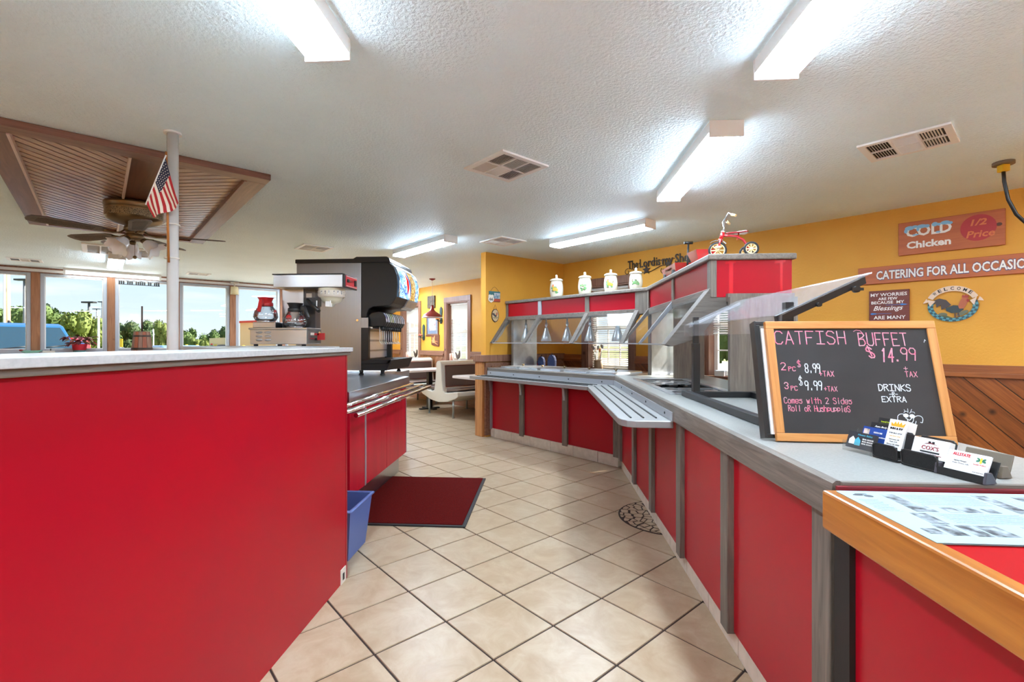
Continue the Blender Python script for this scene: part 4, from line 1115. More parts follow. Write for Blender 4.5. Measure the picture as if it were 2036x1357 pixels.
cp_.p('backing', MB().box(ia0, ia1, b0+fwd, b1-fwd, CEIL-.004, CEIL-.0005), M_dark)
for reg, ang, mm in (([(ia0,b0+fwd+.014),(ia1,b0+fwd+.014),(ia1,-5.184),(ia0,-5.184)], PI*3/4, M_beady),
                     ([(ia0,-4.97),(ia1,-4.97),(ia1,b1-fwd-.014),(ia0,b1-fwd-.014)], PI/4, M_beadx)):
    for q in strips(reg, ang, .070, .014):
        cp_.p('plank', MB().ext(q, 'z', CEIL-.014, CEIL-.004), mm, 0)
# ------------------------------------------------------------ steel column with the flag
col = T('steel_column', 'pale painted steel column rising behind the half wall ledge', 'column', E, (-2.085, 2.53, 0), own=True)
pr = []
for k in range(16):
    a = 2*PI*k/16; r = .028+(.003 if k % 4 == 0 else 0)
    pr.append((r*math.cos(a), r*math.sin(a)))
col.p('pipe', MB().ext(pr, 'z', 0, CEIL, True), plain('chalky_white_paint', lin(206,202,196), .5, c2=lin(184,178,170), ns=8, stretch=(1,1,.2)))
col.p('ceiling_flange', MB().cyl((0,0,CEIL-.012),(0,0,CEIL),.044), M_white)
col.p('zip_tie', MB().lathe([(.036,1.905),(.038,1.909),(.036,1.913)], (-.004,0,0)), M_offw)
col.p('zip_tie', MB().lathe([(.036,1.715),(.038,1.719),(.036,1.723)], (-.004,0,0)), M_offw)
fg = T('flag', 'small American flag hanging from a wooden stick tied to the steel column', 'flag', E, (-2.08, 2.49, 1.69))
fg.p('stick', MB().cyl((-2.074,2.488,1.69),(-2.089,2.488,2.304),.006,n=8), wood('stick_wood', lin(150,90,30), lin(190,120,50), 2))
# draped cloth: hoist from A (top) to B, fly falls; grid s along hoist, t along fly
A_, B_ = Vector((-2.070,2.460,2.262)), Vector((-2.174,2.455,2.01))
C_, D_ = Vector((-2.150,2.46,1.935)), Vector((-1.971,2.445,2.001))
def fpt(s, t):      # s: 0 top stripe .. 1 bottom stripe ; t: 0 hoist .. 1 fly
    q = A_.lerp(B_, s)
    r = D_.lerp(C_, s)
    p = q.lerp(r, t)
    p.y -= .014*math.sin(s*9+t*2)*t; p.z -= .01*math.sin(t*PI)*(1-s)
    if t > .9: p.z -= .012*math.sin(s*PI)
    return p
cr_, cw_, cbl = rgb(178,34,40,.8), rgb(234,222,206,.8), rgb(38,40,66,.8)
stars = MB()
mr_, mw_, mb_ = MB(), MB(), MB()
NT = 14
for k in range(13):
    m = mr_ if k % 2 == 0 else mw_
    for i in range(NT):
        t0, t1 = i/NT, (i+1)/NT
        if k < 7 and t1 <= .401: m_ = mb_
        else: m_ = m
        for h in range(2):
            s0, s1 = (k+h/2)/13, (k+h/2+.5)/13
            m_.add([fpt(s0,t0), fpt(s0,t1), fpt(s1,t1), fpt(s1,t0)], [(0,1,2,3)], True)
fc = fg.p('red_stripes', mr_, cr_); fg.p('white_stripes', mw_, cw_); fg.p('blue_canton', mb_, cbl)
for i in range(7):
    for j in range(6 if i % 2 == 0 else 5):
        s_, t_ = (i+.6)*7/13/7.4, (j+.6+(.5 if i % 2 else 0))*.4/6.4
        c_ = fpt(s_, t_); c_.y -= .0015; q = []
        for k in range(10):
            r_ = .0042 if k % 2 == 0 else .0018; a = PI/2+k*PI/5; q.append((c_.x+r_*math.cos(a), c_.y, c_.z+r_*math.sin(a)))
        stars.add(q+[tuple(c_)], [(k,(k+1)%10,10) for k in range(10)])
fg.p('stars', stars, cw_)
fg.p('flag_staff', MB().cyl(A_+Vector((.004,0,.012)), B_+Vector((-.006,0,-.008)), .0035, n=8), M_white)
# ------------------------------------------------------------ ceiling fan
fan = T('ceiling_fan', 'brass ceiling fan with five brown cane blades and tulip glass lights', 'ceiling fan', E, (-3.41, 3.73, CEIL), own=True)
fan.p('canopy', MB().lathe([(.0,-.02),(.15,-.02),(.20,-.035),(.205,-.06),(.195,-.075),(.20,-.085),(.196,-.10)], n=32), M_brass)
gm, gn, gb = new_mat('pierced_brass')
vo = gn.nodes.new('ShaderNodeTexVoronoi'); vo.inputs['Scale'].default_value = 1; gn.links.new(coords(gn,(150,150,150)), vo.inputs['Vector'])
rr_ = ramp(gn, [(.3, lin(30,26,22)), (.45, lin(150,128,92))]); gn.links.new(vo.outputs['Distance'], rr_.inputs[0]); gn.links.new(rr_.outputs[0], gb.inputs['Base Color']); gb.inputs['Roughness'].default_value = .4; gb.inputs['Metallic'].default_value = .6
fan.p('motor_band', MB().lathe([(.196,-.10),(.196,-.155)], n=32), gm)
fan.p('motor_bowl', MB().lathe([(.196,-.155),(.185,-.175),(.13,-.20),(.07,-.215),(0,-.215)], n=32), M_brass)
fan.p('hub', MB().lathe([(.05,-.21),(.07,-.225),(.075,-.25),(.06,-.27),(.05,-.275),(.062,-.285),(.062,-.325),(.05,-.335),(0,-.335)], n=24), M_brass)
cane = wood('cane_brown', lin(76,62,54), lin(108,92,82), 0, 1, .5)
caneg = plain('cane_weave', lin(92,74,60), .6, c2=lin(52,40,32), ns=120)
for k, deg in enumerate((-48, 24, 96, 168, 240)):
    a = math.radians(deg)+YAW; L = .655
    M_ = Matrix.Rotation(a, 4, 'Z') @ Matrix.Translation((0,0,-.285)) @ Matrix.Rotation(math.radians(9), 4, 'X')
    m = MB(); m.M = M_
    m.ext([(.20,-.035),(.24,-.055),(.58,-.072),(.64,-.055),(L,-.02),(L,.02),(.64,.055),(.58,.072),(.24,.055),(.20,.035)], 'z', -.004, .004)
    bl = fan.p('blade', m, cane, .001)
    m = MB(); m.M = M_
    m.ext([(.27,-.035),(.57,-.048),(.60,-.03),(.60,.03),(.57,.048),(.27,.035)], 'z', -.0055, -.0045)
    fan.p('cane_inset', m, caneg, parent=bl)
    m = MB(); m.M = Matrix.Rotation(a, 4, 'Z')
    m.tube([(.055,0,-.245),(.10,0,-.285),(.15,0,-.295),(.21,.02,-.288)], .007, 6).tube([(.055,0,-.245),(.10,0,-.285),(.15,0,-.295),(.21,-.02,-.288)], .007, 6)
    fan.p('blade_iron', m, M_brass, parent=bl)
tulip = plain('frosted_glass', lin(240,236,230), .3, coat=.4)
for k, deg in enumerate((-100, 20, 140, 200)):
    a = math.radians(deg)+YAW
    Mx = Matrix.Rotation(a, 4, 'Z') @ Matrix.Translation((.06,0,-.33)) @ Matrix.Rotation(math.radians(-132), 4, 'Y').inverted()
    m = MB(); m.M = Mx; m.cyl((0,0,-.005),(0,0,.03),.024)
    so = fan.p('lamp_socket', m, M_brass)
    m = MB(); m.M = Mx; n = 30; prof = [(.028,.02),(.046,.045),(.054,.075),(.058,.10),(.085,.125)]
    vs = []
    for i in range(n):
        t_ = 2*PI*i/n
        for j, (r, z) in enumerate(prof):
            rr = r*(1+(.10*math.sin(6*t_) if j == len(prof)-1 else .015*math.sin(6*t_)))
            vs.append((rr*math.cos(t_), rr*math.sin(t_), z+(.012*math.sin(6*t_+.5) if j == len(prof)-1 else 0)))
    p_ = len(prof)
    m.add(vs, [(i*p_+j, ((i+1)%n)*p_+j, ((i+1)%n)*p_+j+1, i*p_+j+1) for i in range(n) for j in range(p_-1)], True)
    fan.p('tulip_shade', m, tulip, parent=so)
fan.p('pull_chain', MB().cyl((.03,-.03,-.33),(.03,-.03,-.47),.0018,n=5).ball((.03,-.03,-.48), .014), M_brass)
# ------------------------------------------------------------ cable from the ceiling
cc = T('ceiling_cable', 'black cable hanging from a yellow connector on the ceiling', 'cable', E, (3.0, 3.3, CEIL))
cc.p('box_plate', MB().cyl((3.01,3.31,CEIL-.02),(3.01,3.31,CEIL-.0005),.055,n=20), plain('dull_bronze', lin(122,104,84), .5))
cc.p('connector', MB().box(2.985,3.03,3.285,3.33,CEIL-.065,CEIL-.02), rgb(232,180,20,.4), .004)
cc.p('cable', MB().tube([(3.008,3.308,CEIL-.06),(3.01,3.305,2.30),(3.03,3.30,2.18),(3.07,3.29,2.08),(3.13,3.28,2.01),(3.22,3.27,1.955),(3.4,3.25,1.90),(3.6,3.22,1.95),(3.72,3.2,2.1),(3.76,3.2,CEIL-.01)], .0105, 10), M_black)
# ------------------------------------------------------------ helpers for flat signs
def fit(mb, s, x0, x1, z, cap, y=0, shear=0, bold=0, ext=.0006):
    vs, fs = text_mb(s, 1.0, ext=ext, bold=bold/cap*.7 if bold else 0, shear=shear, align='LEFT')
    lo, hi = min(v[0] for v in vs), max(v[0] for v in vs); k = (x1-x0)/(hi-lo); kz = cap/.73
    return mb.add([(x0+(v[0]-lo)*k, y+(ext if v[1] > 0 else -ext), z+v[2]*kz) for v in vs], fs)
def disc(mb, x, z, rx, rz, y0=0, y1=-.002, n=28, rot=0):
    return mb.ext([(x+rx*math.cos(2*PI*i/n)*math.cos(rot)-rz*math.sin(2*PI*i/n)*math.sin(rot), z+rx*math.cos(2*PI*i/n)*math.sin(rot)+rz*math.sin(2*PI*i/n)*math.cos(rot)) for i in range(n)], 'y', y0, y1)
def star(mb, x, z, r, y0, y1):
    return mb.ext([(x+(r if k % 2 == 0 else r*.42)*math.sin(k*PI/5), z+(r if k % 2 == 0 else r*.42)*math.cos(k*PI/5)) for k in range(10)], 'y', y0, y1)
ink_w, ink_b, ink_k = rgb(240,236,228,.6), rgb(60,130,200,.6), rgb(24,24,26,.6)
# red Cold Chicken board
s1 = T('wall_sign', 'orange-brown board reading COLD Chicken 1/2 Price high on the yellow wall', 'sign', W, (4.33, -.002, 2.15), own=True)
M_sign = wood('orange_stained_board', lin(172,88,44), lin(196,108,58), 0, .6, .5)
s1.p('board', MB().box(-.327,.327,-.022,0,-.145,.14), M_sign, .004)
m = MB(); fit(m, 'COLD', -.275, .02, .012, .085, -.0232, bold=.004); s1.p('lettering', m, ink_w)
m = MB()
for x, z, rx, rz in ((-.25,.085,.032,.018),(-.215,.092,.02,.012),(-.275,.062,.012,.018),(-.17,.088,.035,.016),(-.135,.085,.018,.014),(-.195,.066,.01,.016),(-.085,.09,.02,.018),(-.06,.085,.012,.012),(-.02,.092,.03,.016),(.01,.085,.016,.012),(-.065,.022,.016,.008),(-.21,.022,.022,.007)):
    disc(m, x, z, rx, rz, -.0225, -.0255, 14)
s1.p('snow_caps', m, rgb(136,190,222,.6))
m = MB(); fit(m, 'Chicken', -.27, .015, -.09, .058, -.0232, bold=.003); s1.p('lettering', m, ink_w)
s1.p('red_oval', disc(MB(), .175, .015, .105, .105, -.0221, -.0232), rgb(176,44,48,.5))
s1.p('lettering', fit(MB(), '1/2', .13, .225, .035, .05, -.0242, shear=.2, bold=.002), rgb(216,120,70,.6)); s1.p('lettering', fit(MB(), 'Price', .105, .27, -.06, .055, -.0242, shear=.2, bold=.002), rgb(216,120,70,.6))
s1.p('knot', disc(MB(), .292, .02, .018, .014, -.0221, -.0228, 12), rgb(90,56,40,.6))
# catering board
s2 = T('wall_sign', 'long orange-brown board reading CATERING FOR ALL OCCASIONS on the yellow wall', 'sign', W, (4.70, -.002, 1.85), own=True)
s2.p('board', MB().box(-.99,.92,-.022,0,-.078,.078), M_sign, .004)
m = MB(); fit(m, 'CATERING FOR ALL OCCASIONS', -.855, .155, -.040, .080, -.0226, bold=.006); s2.p('letter_outline', m, rgb(46,60,110,.6))
m = MB(); fit(m, 'CATERING FOR ALL OCCASIONS', -.853, .153, -.038, .076, -.0238, bold=.0025); s2.p('lettering', m, ink_w)
# worries plaque
s3 = T('wall_sign', 'small dark brown plaque of white sayings with blue arrows, above the chalkboard', 'sign', W, (3.935, -.002, 1.56), own=True)
s3.p('board', MB().box(-.143,.143,-.02,0,-.15,.15), wood('red_brown_stain', lin(98,38,26), lin(128,58,42), 0, .8, .5), .003)
for tx, x0, x1, z, c_, sh in (('MY WORRIES',-.130,.128,.098,.030,0),('ARE FEW',-.075,.062,.064,.024,0),('BECAUSE  MY',-.125,.108,.030,.026,0),('Blessings',-.11,.10,-.028,.042,.35),('ARE MANY',-.108,.118,-.108,.032,0)):
    s3.p('lettering', fit(MB(), tx, x0, x1, z, c_, -.0206, shear=sh, bold=.0006), ink_w)
for z, d in ((.018,1),(-.058,-1)):
    m = MB().box(-.12 if d < 0 else -.02, .02 if d < 0 else .13, -.0212, -.0202, z-.0012, z+.0012)
    x = .10 if d > 0 else -.11
    m.ext([(x-.022,z),(x-.012,z+.008),(x+.02,z+.004),(x+.028,z),(x+.02,z-.004),(x-.012,z-.008)], 'y', -.0214, -.0202)
    s3.p('arrow', m, ink_b)
# welcome plaque
def rooster(mb_list, x, z, k, y, flip=1):
    """flat painted rooster in colour pieces; mb_list maps a colour name to a mesh"""
    P = lambda pts: [(x+flip*k*a, z+k*b) for a, b in pts]
    mb_list['dark'].ext(P([(-.30,-.02),(-.05,.10),(.22,.06),(.28,-.10),(.12,-.24),(-.12,-.24),(-.28,-.14)]), 'y', y, y-.003)
    mb_list['tail'].ext(P([(-.26,.0),(-.12,.12),(-.28,.34),(-.50,.42),(-.68,.34),(-.78,.12),(-.62,.20),(-.60,.02),(-.46,.14),(-.44,-.08)]), 'y', y-.001, y-.004)
    mb_list['neck'].ext(P([(.10,.06),(.16,.26),(.24,.42),(.38,.42),(.44,.30),(.36,.10),(.28,-.06),(.14,-.06)]), 'y', y-.001, y-.0045)
    mb_list['red'].ext(P([(.22,.42),(.24,.54),(.30,.48),(.34,.56),(.38,.48),(.44,.50),(.42,.40)]), 'y', y-.001, y-.005)
    mb_list['red'].ext(P([(.38,.36),(.46,.30),(.42,.20),(.36,.26)]), 'y', y-.001, y-.0055)
    mb_list['leg'].ext(P([(-.02,-.22),(.02,-.22),(.03,-.42),(.10,-.44),(-.06,-.44),(-.01,-.42)]), 'y', y, y-.003)
    mb_list['leg'].ext(P([(.08,-.22),(.12,-.22),(.16,-.40),(.24,-.42),(.06,-.42),(.12,-.40)]), 'y', y, y-.003)
    mb_list['leaf'].ext(P([(-.5,-.40),(-.36,-.30),(-.2,-.38),(-.05,-.46),(.2,-.44),(.42,-.30),(.56,-.22),(.5,-.38),(.3,-.50),(-.3,-.50)]), 'y', y, y-.002)
rc = dict(dark=rgb(50,64,66), tail=rgb(74,62,58), neck=rgb(180,96,60), red=rgb(160,50,40), leg=rgb(90,60,50), leaf=rgb(96,104,70))
s4 = T('wall_plaque', 'oval WELCOME plaque with a rooster inside a teal checked ring', 'plaque', W, (4.352, -.002, 1.545), own=True)
rx, rz = .155, .128
for k in range(26):
    a0, a1 = PI+PI*k/13*1.0*.0, 0
m1_, m2_ = MB(), MB()
n = 26
for k in range(n):
    a0, a1 = math.radians(160)+math.radians(220)*k/n, math.radians(160)+math.radians(220)*(k+1)/n
    for j, (u0, u1) in enumerate(((.78,.89),(.89,1.0))):
        q = [(rx*u0*math.cos(a0), rz*u0*math.sin(a0)),(rx*u1*math.cos(a0), rz*u1*math.sin(a0)),(rx*u1*math.cos(a1), rz*u1*math.sin(a1)),(rx*u0*math.cos(a1), rz*u0*math.sin(a1))]
        (m1_ if (j+k) % 2 else m2_).ext(q, 'y', 0, -.012)
s4.p('check_ring', m1_, rgb(84,150,158)); s4.p('check_ring', m2_, rgb(44,76,84), label='darker squares of the ring')
ban = MB(); outer = [(.168*math.cos(a), .155*math.sin(a)+.012) for a in [math.radians(24+132*i/14) for i in range(15)]]
innr = [(.132*math.cos(a), .112*math.sin(a)+.012) for a in [math.radians(156-132*i/14) for i in range(15)]]
ban.ext(outer+innr, 'y', -.010, -.018)
ban.ext([(.150,.04),(.185,.035),(.175,.055),(.162,.07)], 'y', -.008, -.014).ext([(-.150,.04),(-.185,.03),(-.17,.055),(-.162,.07)], 'y', -.008, -.014)
ban.ext([(.105,.04),(.135,.06),(.150,.09),(.13,.0)], 'y', -.010, -.016).ext([(-.105,.045),(-.155,.06),(-.14,.0)], 'y', -.010, -.016)
s4.p('banner', ban, rgb(232,206,180,.6))
m = MB(); wv = 'WELCOME'
for i, ch_ in enumerate(wv):
    a = math.radians(134-88*i/6); q = MB(); fit(q, ch_, -.011, .011, 0, .026, 0, bold=.0008)
    M_ = Matrix.Translation((.148*math.cos(a)*1.0, -.0186, .130*math.sin(a)+.004)) @ Matrix.Rotation(-(a-PI/2)*.8, 4, 'Y')
    m.add([M_ @ v for v in q.v], q.f)
s4.p('lettering', m, ink_k)
d_ = {k: MB() for k in rc}; rooster(d_, .015, -.012, .19, -.006)
for k in rc: s4.p('rooster_'+k if k not in ('leg','leaf') else k, d_[k], rc[k])
s4.p('inner_foliage', disc(disc(MB(), -.06, -.07, .03, .018, -.003, -.008, 10), .06, -.06, .04, .016, -.003, -.008, 10, .5), rgb(110,110,84))
# metal words
s5 = T('metal_words', 'dark metal wall words The Lord is my Shepherd with stars and scrolls', 'wall sign', W, (1.8, -.004, 2.2), own=True)
M_iron = plain('dark_iron', lin(58,44,34), .5, .3)
m = MB()
for tx, x0, x1 in (('The',-.628,-.468),('Lord',-.445,-.225),('is',-.205,-.145),('my',-.118,.030),('Shepherd',.055,.52)):
    s5.p('lettering', fit(MB(), tx, x0, x1, .016, .112, -.012, bold=.0022, ext=.004), M_iron)
for x in (-.456,-.214,-.132,.042): s5.p('small_star', star(MB(), x, .072, .010, -.009, -.014), M_iron)
m = MB()
def spiral(cx_, cz_, r, a0, turns, d=1):
    return [(cx_+r*(1-.62*i/14)*math.cos(a0+d*turns*2*PI*i/14), -.012, cz_+r*(1-.62*i/14)*math.sin(a0+d*turns*2*PI*i/14)) for i in range(15)]
m.tube(spiral(-.635,-.02,.045,1.2,.95,1), .004, 6)
m.tube([(-.60,-.012,.022),(-.53,-.012,.0),(-.47,-.012,-.035),(-.38,-.012,-.058),(-.28,-.012,-.050),(-.20,-.012,-.02),(-.14,-.012,.005),(-.06,-.012,.006),(.0,-.012,.004)], .0045, 6)
m.tube(spiral(-.10,-.062,.042,2.2,1.0,1), .004, 6)
m.tube([(-.0,-.012,.004),(.10,-.012,-.03),(.22,-.012,-.05),(.36,-.012,-.02),(.48,-.012,.006),(.6,-.012,.0),(.66,-.012,-.03)], .0045, 6)
s5.p('scroll', m, M_iron)
for x, z, r in ((-.345,-.025,.062),(-.035,.02,.05),(.26,.02,.045)): s5.p('star', star(MB(), x, z, r, -.008, -.018), M_iron)
# partition signs
Fp = Frame(W.ox, W.oy, W.r)
def onpart(name, label, cat, b, z):
    t = T(name, label, cat, W, (.002, b, z), PI/2, own=True)   # local x runs along +b, faces +a
    return t
s6 = onpart('route_sign', 'small hanging picture sign with a 66 highway shield on the partition', 'sign', -1.355, 1.845)
s6.p('board', MB().box(-.095,.095,-.008,0,-.062,.075), rgb(60,112,112), .002)
s6.p('picture', MB().box(-.01,.090,-.0092,-.008,-.02,.055), plain('old_photo', lin(200,200,200), .5, c2=lin(90,130,150), ns=30))
s6.p('red_band', MB().box(-.03,.094,-.0094,-.008,-.060,-.022), rgb(170,70,44))
s6.p('shield', MB().ext([(-.108,.02),(-.085,.03),(-.065,.022),(-.045,.03),(-.024,.02),(-.022,-.01),(-.016,-.03),(-.025,-.055),(-.065,-.078),(-.105,-.055),(-.114,-.03),(-.108,-.01)], 'y', -.010, -.014), rgb(230,224,206))
m = MB(); fit(m, '66', -.095, -.034, -.050, .040, -.0146, bold=.001); s6.p('lettering', m, ink_k)
s6.p('hanging_wire', MB().tube([(-.07,-.004,.072),(-.03,-.004,.12),(0,-.004,.135),(.03,-.004,.12),(.08,-.004,.072)], .0018, 5), M_iron)
s7 = onpart('oval_plaque', 'small oval rooster plaque hanging on the partition under the highway sign', 'plaque', -1.345, 1.60)
s7.p('rim', disc(MB(), 0, 0, .062, .088, 0, -.008), rgb(58,46,36))
s7.p('face', disc(MB(), 0, 0, .053, .078, -.008, -.010), rgb(196,170,130))
d_ = {k: MB() for k in rc}; rooster(d_, .0, .0, .075, -.010)
for k in rc: s7.p('rooster_'+k if k not in ('leg','leaf') else k, d_[k], rc[k])
s7.p('hanging_wire', MB().tube([(-.03,-.004,.078),(0,-.004,.145),(.03,-.004,.078)], .0016, 5), M_iron)
# ------------------------------------------------------------ jars on the canopy
jm = [rgb(196,150,50), rgb(96,140,84), rgb(200,60,50), rgb(120,110,80), rgb(60,90,60)]
def jar(label, a, pat, k=1.0):
    t = T('canister', label, 'jar', W, (a, -1.0, 1.8005), own=True, group='cream ceramic jars on the canopy')
    t.e.scale = (k, k, k)
    b_ = t.p('jar_body', MB().lathe([(0,0),(.066,0),(.074,.01),(.084,.07),(.086,.11),(.080,.165),(.070,.20),(.070,.208),(0,.208)], n=30), M_cream)
    t.p('jar_lid', MB().lathe([(.0,.208),(.076,.208),(.082,.214),(.080,.226),(.066,.236),(.03,.244),(.016,.248),(.014,.262),(.016,.275),(.012,.287),(0,.29)], n=30), M_cream)
    rg = random.Random(pat*5+1)
    # painted decoration facing the aisle (towards -y, slightly +x)
    base = math.radians(-62)
    for ci, cnt, sz, spread in ((1, 9, .016, .042), (3, 7, .012, .040), (4, 7, .010, .038)):
        m = MB()
        for _ in range(cnt):
            da, dz = rg.uniform(-1,1)*spread/.085, rg.uniform(-1,.9)*.036
            zz = .095+dz; rr = .0862-abs(zz-.1)*.05; aa = base+da
            m.M = Matrix.Translation((rr*math.cos(aa), rr*math.sin(aa), zz)) @ Matrix.Rotation(aa, 4, 'Z')
            m.ball((0,0,0), sz, (.12,1,rg.uniform(.5,1.2)), 6)
        t.p('painted_leaves', m, jm[ci], parent=b_)
    if pat in (0, 2):
        for ci, pts in ((0, [(0,.10,.028,.022),(-.020,.128,.012,.020),(.028,.092,.016,.020)]), (2, [(-.022,.150,.011,.009),(-.032,.136,.008,.008)])):
            m = MB()
            for dx_, zz, sx_, sz_ in pts:
                rr = .0868-abs(zz-.1)*.05; aa = base+dx_/.085
                m.M = Matrix.Translation((rr*math.cos(aa), rr*math.sin(aa), zz)) @ Matrix.Rotation(aa, 4, 'Z') @ Matrix.Diagonal((.1, sx_/.02, sz_/.02, 1))
                m.ball((0,0,0), .02, n=7)
            t.p('painted_rooster', m, jm[ci], parent=b_)
jar('cream lidded jar painted with a rooster, standing alone near the partition', .80, 0)
jar('cream lidded jar painted with pale leaves, before the window casing corner', 1.26, 1, .95)
jar('cream lidded jar painted with an orange rooster, third from the partition', 1.635, 2, .90)
jar('cream lidded jar painted with flowers, under the start of the metal words', 1.965, 3, .83)
# ------------------------------------------------------------ tricycle
tr = T('toy_tricycle', 'small red tricycle with cream handle grips on the canopy end', 'tricycle', E, (1.24, 3.22, 1.801), math.radians(168), own=True)
M_rede = rgb(176,28,32,.25, coat=.4)
def wheel(t, c, r, wd, ax='y', sp=8):
    wl = t.p('tyre', MB().lathe([(r-.012,-wd),(r-.003,-wd*.9),(r,-.3*wd),(r,.3*wd),(r-.003,wd*.9),(r-.012,wd),(r-.016,0),(r-.012,-wd)], c, 28, ax), M_rubber)
    m = MB().lathe([(r-.017,-wd*.7),(r-.011,-wd*.7),(r-.011,wd*.7),(r-.017,wd*.7),(r-.017,-wd*.7)], c, 24, ax)
    m.cyl((c[0],c[1]-wd*1.1,c[2]), (c[0],c[1]+wd*1.1,c[2]), .008, n=10)
    for k in range(sp):
        a = 2*PI*k/sp; m.cyl((c[0]+.006*math.cos(a),c[1],c[2]+.006*math.sin(a)), (c[0]+(r-.015)*math.cos(a),c[1],c[2]+(r-.015)*math.sin(a)), .0045, n=5)
    t.p('rim', m, rgb(238,214,160,.4), parent=wl)
wheel(tr, (.085,0,.058), .058, .010)
wheel(tr, (-.105,.075,.046), .046, .008)
wheel(tr, (-.105,-.075,.046), .046, .008)
tr.p('fork', MB().tube([(.085,.022,.055),(.075,.022,.10),(.062,.012,.135)], .006, 7).tube([(.085,-.022,.055),(.075,-.022,.10),(.062,-.012,.135)], .006, 7), M_rede)
tr.p('pedal', MB().box(.07,.10,-.06,-.03,.035,.045).box(.075,.105,.03,.06,.068,.078).cyl((.085,-.045,.058),(.085,.045,.058),.005), rgb(236,226,204,.4))
tr.p('head_tube', MB().cyl((.066,0,.125),(.050,0,.178),.013).cyl((.069,0,.118),(.067,0,.124),.016), M_rede)
tr.p('white_band', MB().cyl((.0505,0,.176),(.049,0,.182),.014).cyl((.067,0,.124),(.0655,0,.129),.0145), M_cream)
tr.p('mudguard', MB().lathe([(.068,-.014),(.072,0),(.068,.014)], (.085,0,.058), 14, 'y', math.radians(50), math.radians(140)), M_chrome)
tr.p('handlebar', MB().tube([(.048,0,.18),(.042,0,.215)], .0055).tube([(.01,-.095,.265),(.028,-.075,.285),(.045,-.05,.255),(.044,-.03,.222),(.042,0,.215),(.044,.03,.222),(.045,.05,.255),(.028,.075,.285),(.01,.095,.265)], .0052, 7), plain('worn_chrome', lin(150,148,144), .3, .8))
for s_ in (-1, 1): tr.p('grip', MB().tube([(.014,s_*.092,.268),(-.008,s_*.115,.255)], .0085, 8), rgb(226,202,150,.5))
tr.p('frame_tube', MB().tube([(.056,0,.155),(.02,0,.152),(-.03,0,.146),(-.07,0,.122),(-.095,0,.085),(-.105,0,.05)], .0085, 9), M_rede)
tr.p('rear_axle', MB().cyl((-.105,-.07,.046),(-.105,.07,.046),.005).box(-.13,-.09,-.045,.045,.048,.053), M_rede)
tr.p('seat_post', MB().cyl((-.035,0,.12),(-.045,0,.165),.004), M_rede)
tr.p('seat', MB().ext([(.035,-.008),(.035,.008),(-.03,.022),(-.085,.048),(-.10,.03),(-.10,-.03),(-.085,-.048),(-.03,-.022)], 'z', .162, .175), rgb(134,22,30,.2, coat=.6), .005)
# ------------------------------------------------------------ red wagon and barrow behind it
wg = T('toy_wagon', 'small red metal wagon with black pull handle on the canopy', 'wagon', E, (1.20, 4.28, 1.801), own=True)
wg.p('wagon_body', MB().add([(-.085,-.20,.045),(.085,-.20,.045),(.085,.20,.045),(-.085,.20,.045),(-.10,-.22,.115),(.10,-.22,.115),(.10,.22,.115),(-.10,.22,.115),(-.092,-.212,.115),(.092,-.212,.115),(.092,.212,.115),(-.092,.212,.115),(-.08,-.19,.052),(.08,-.19,.052),(.08,.19,.052),(-.08,.19,.052)],
    [(3,2,1,0),(0,1,5,4),(1,2,6,5),(2,3,7,6),(3,0,4,7),(4,5,9,8),(5,6,10,9),(6,7,11,10),(7,4,8,11),(8,9,13,12),(9,10,14,13),(10,11,15,14),(11,8,12,15),(12,13,14,15)]), rgb(150,34,30,.3, coat=.3))
for x in (-.088,.088):
    for y in (-.14,.14): wg.p('wheel', MB().cyl((x-.01,y,.034),(x+.01,y,.034),.034,n=18), M_rubber)
wg.p('undercarriage', MB().box(-.08,.08,-.15,-.13,.028,.045).box(-.08,.08,.13,.15,.028,.045), M_blackm)
m = MB(); q = MB(); fit(q, 'TOY WAGON', -.10, .10, 0, .022, 0, bold=.001)
m.add([(-.0965+.0012, -v.x, .074+v.z) for v in q.v], q.f); wg.p('lettering', MB().add([(-.097, v.y, v.z) for v in m.v], m.f), M_cream)
wg.p('pull_handle', MB().tube([(0,-.20,.05),(.0,-.235,.08),(.005,-.245,.27)], .008, 8).cyl((-.03,-.245,.275),(.04,-.245,.275),.012), M_blackm)
wb_ = T('toy_wheelbarrow', 'red toy wheelbarrow tub with cream front piece between wagon and tricycle', 'wheelbarrow', E, (1.20, 3.66, 1.801), own=True)
wb_.e.scale = (.85,.85,.85)
wb_.p('tub', MB().add([(-.06,-.08,.03),(.06,-.08,.03),(.06,.06,.03),(-.06,.06,.03),(-.10,-.13,.15),(.10,-.13,.15),(.10,.14,.165),(-.10,.14,.165),(-.055,-.075,.036),(.055,-.075,.036),(.055,.055,.036),(-.055,.055,.036)],
    [(3,2,1,0),(0,1,5,4),(1,2,6,5),(2,3,7,6),(3,0,4,7),(5,4,8,9),(6,5,9,10),(7,6,10,11),(4,7,11,8),(8,9,10,11)]), M_rede)
wb_.p('wheel', MB().cyl((-.012,-.16,.04),(.012,-.16,.04),.038,n=18), M_cream)
wb_.p('leg', MB().tube([(-.04,.05,.03),(-.04,.06,0.004)], .006).tube([(.04,.05,.03),(.04,.06,.004)], .006).tube([(-.04,.2,.10),(-.03,-.16,.04)], .006).tube([(.04,.2,.10),(.03,-.16,.04)], .006), M_cream)
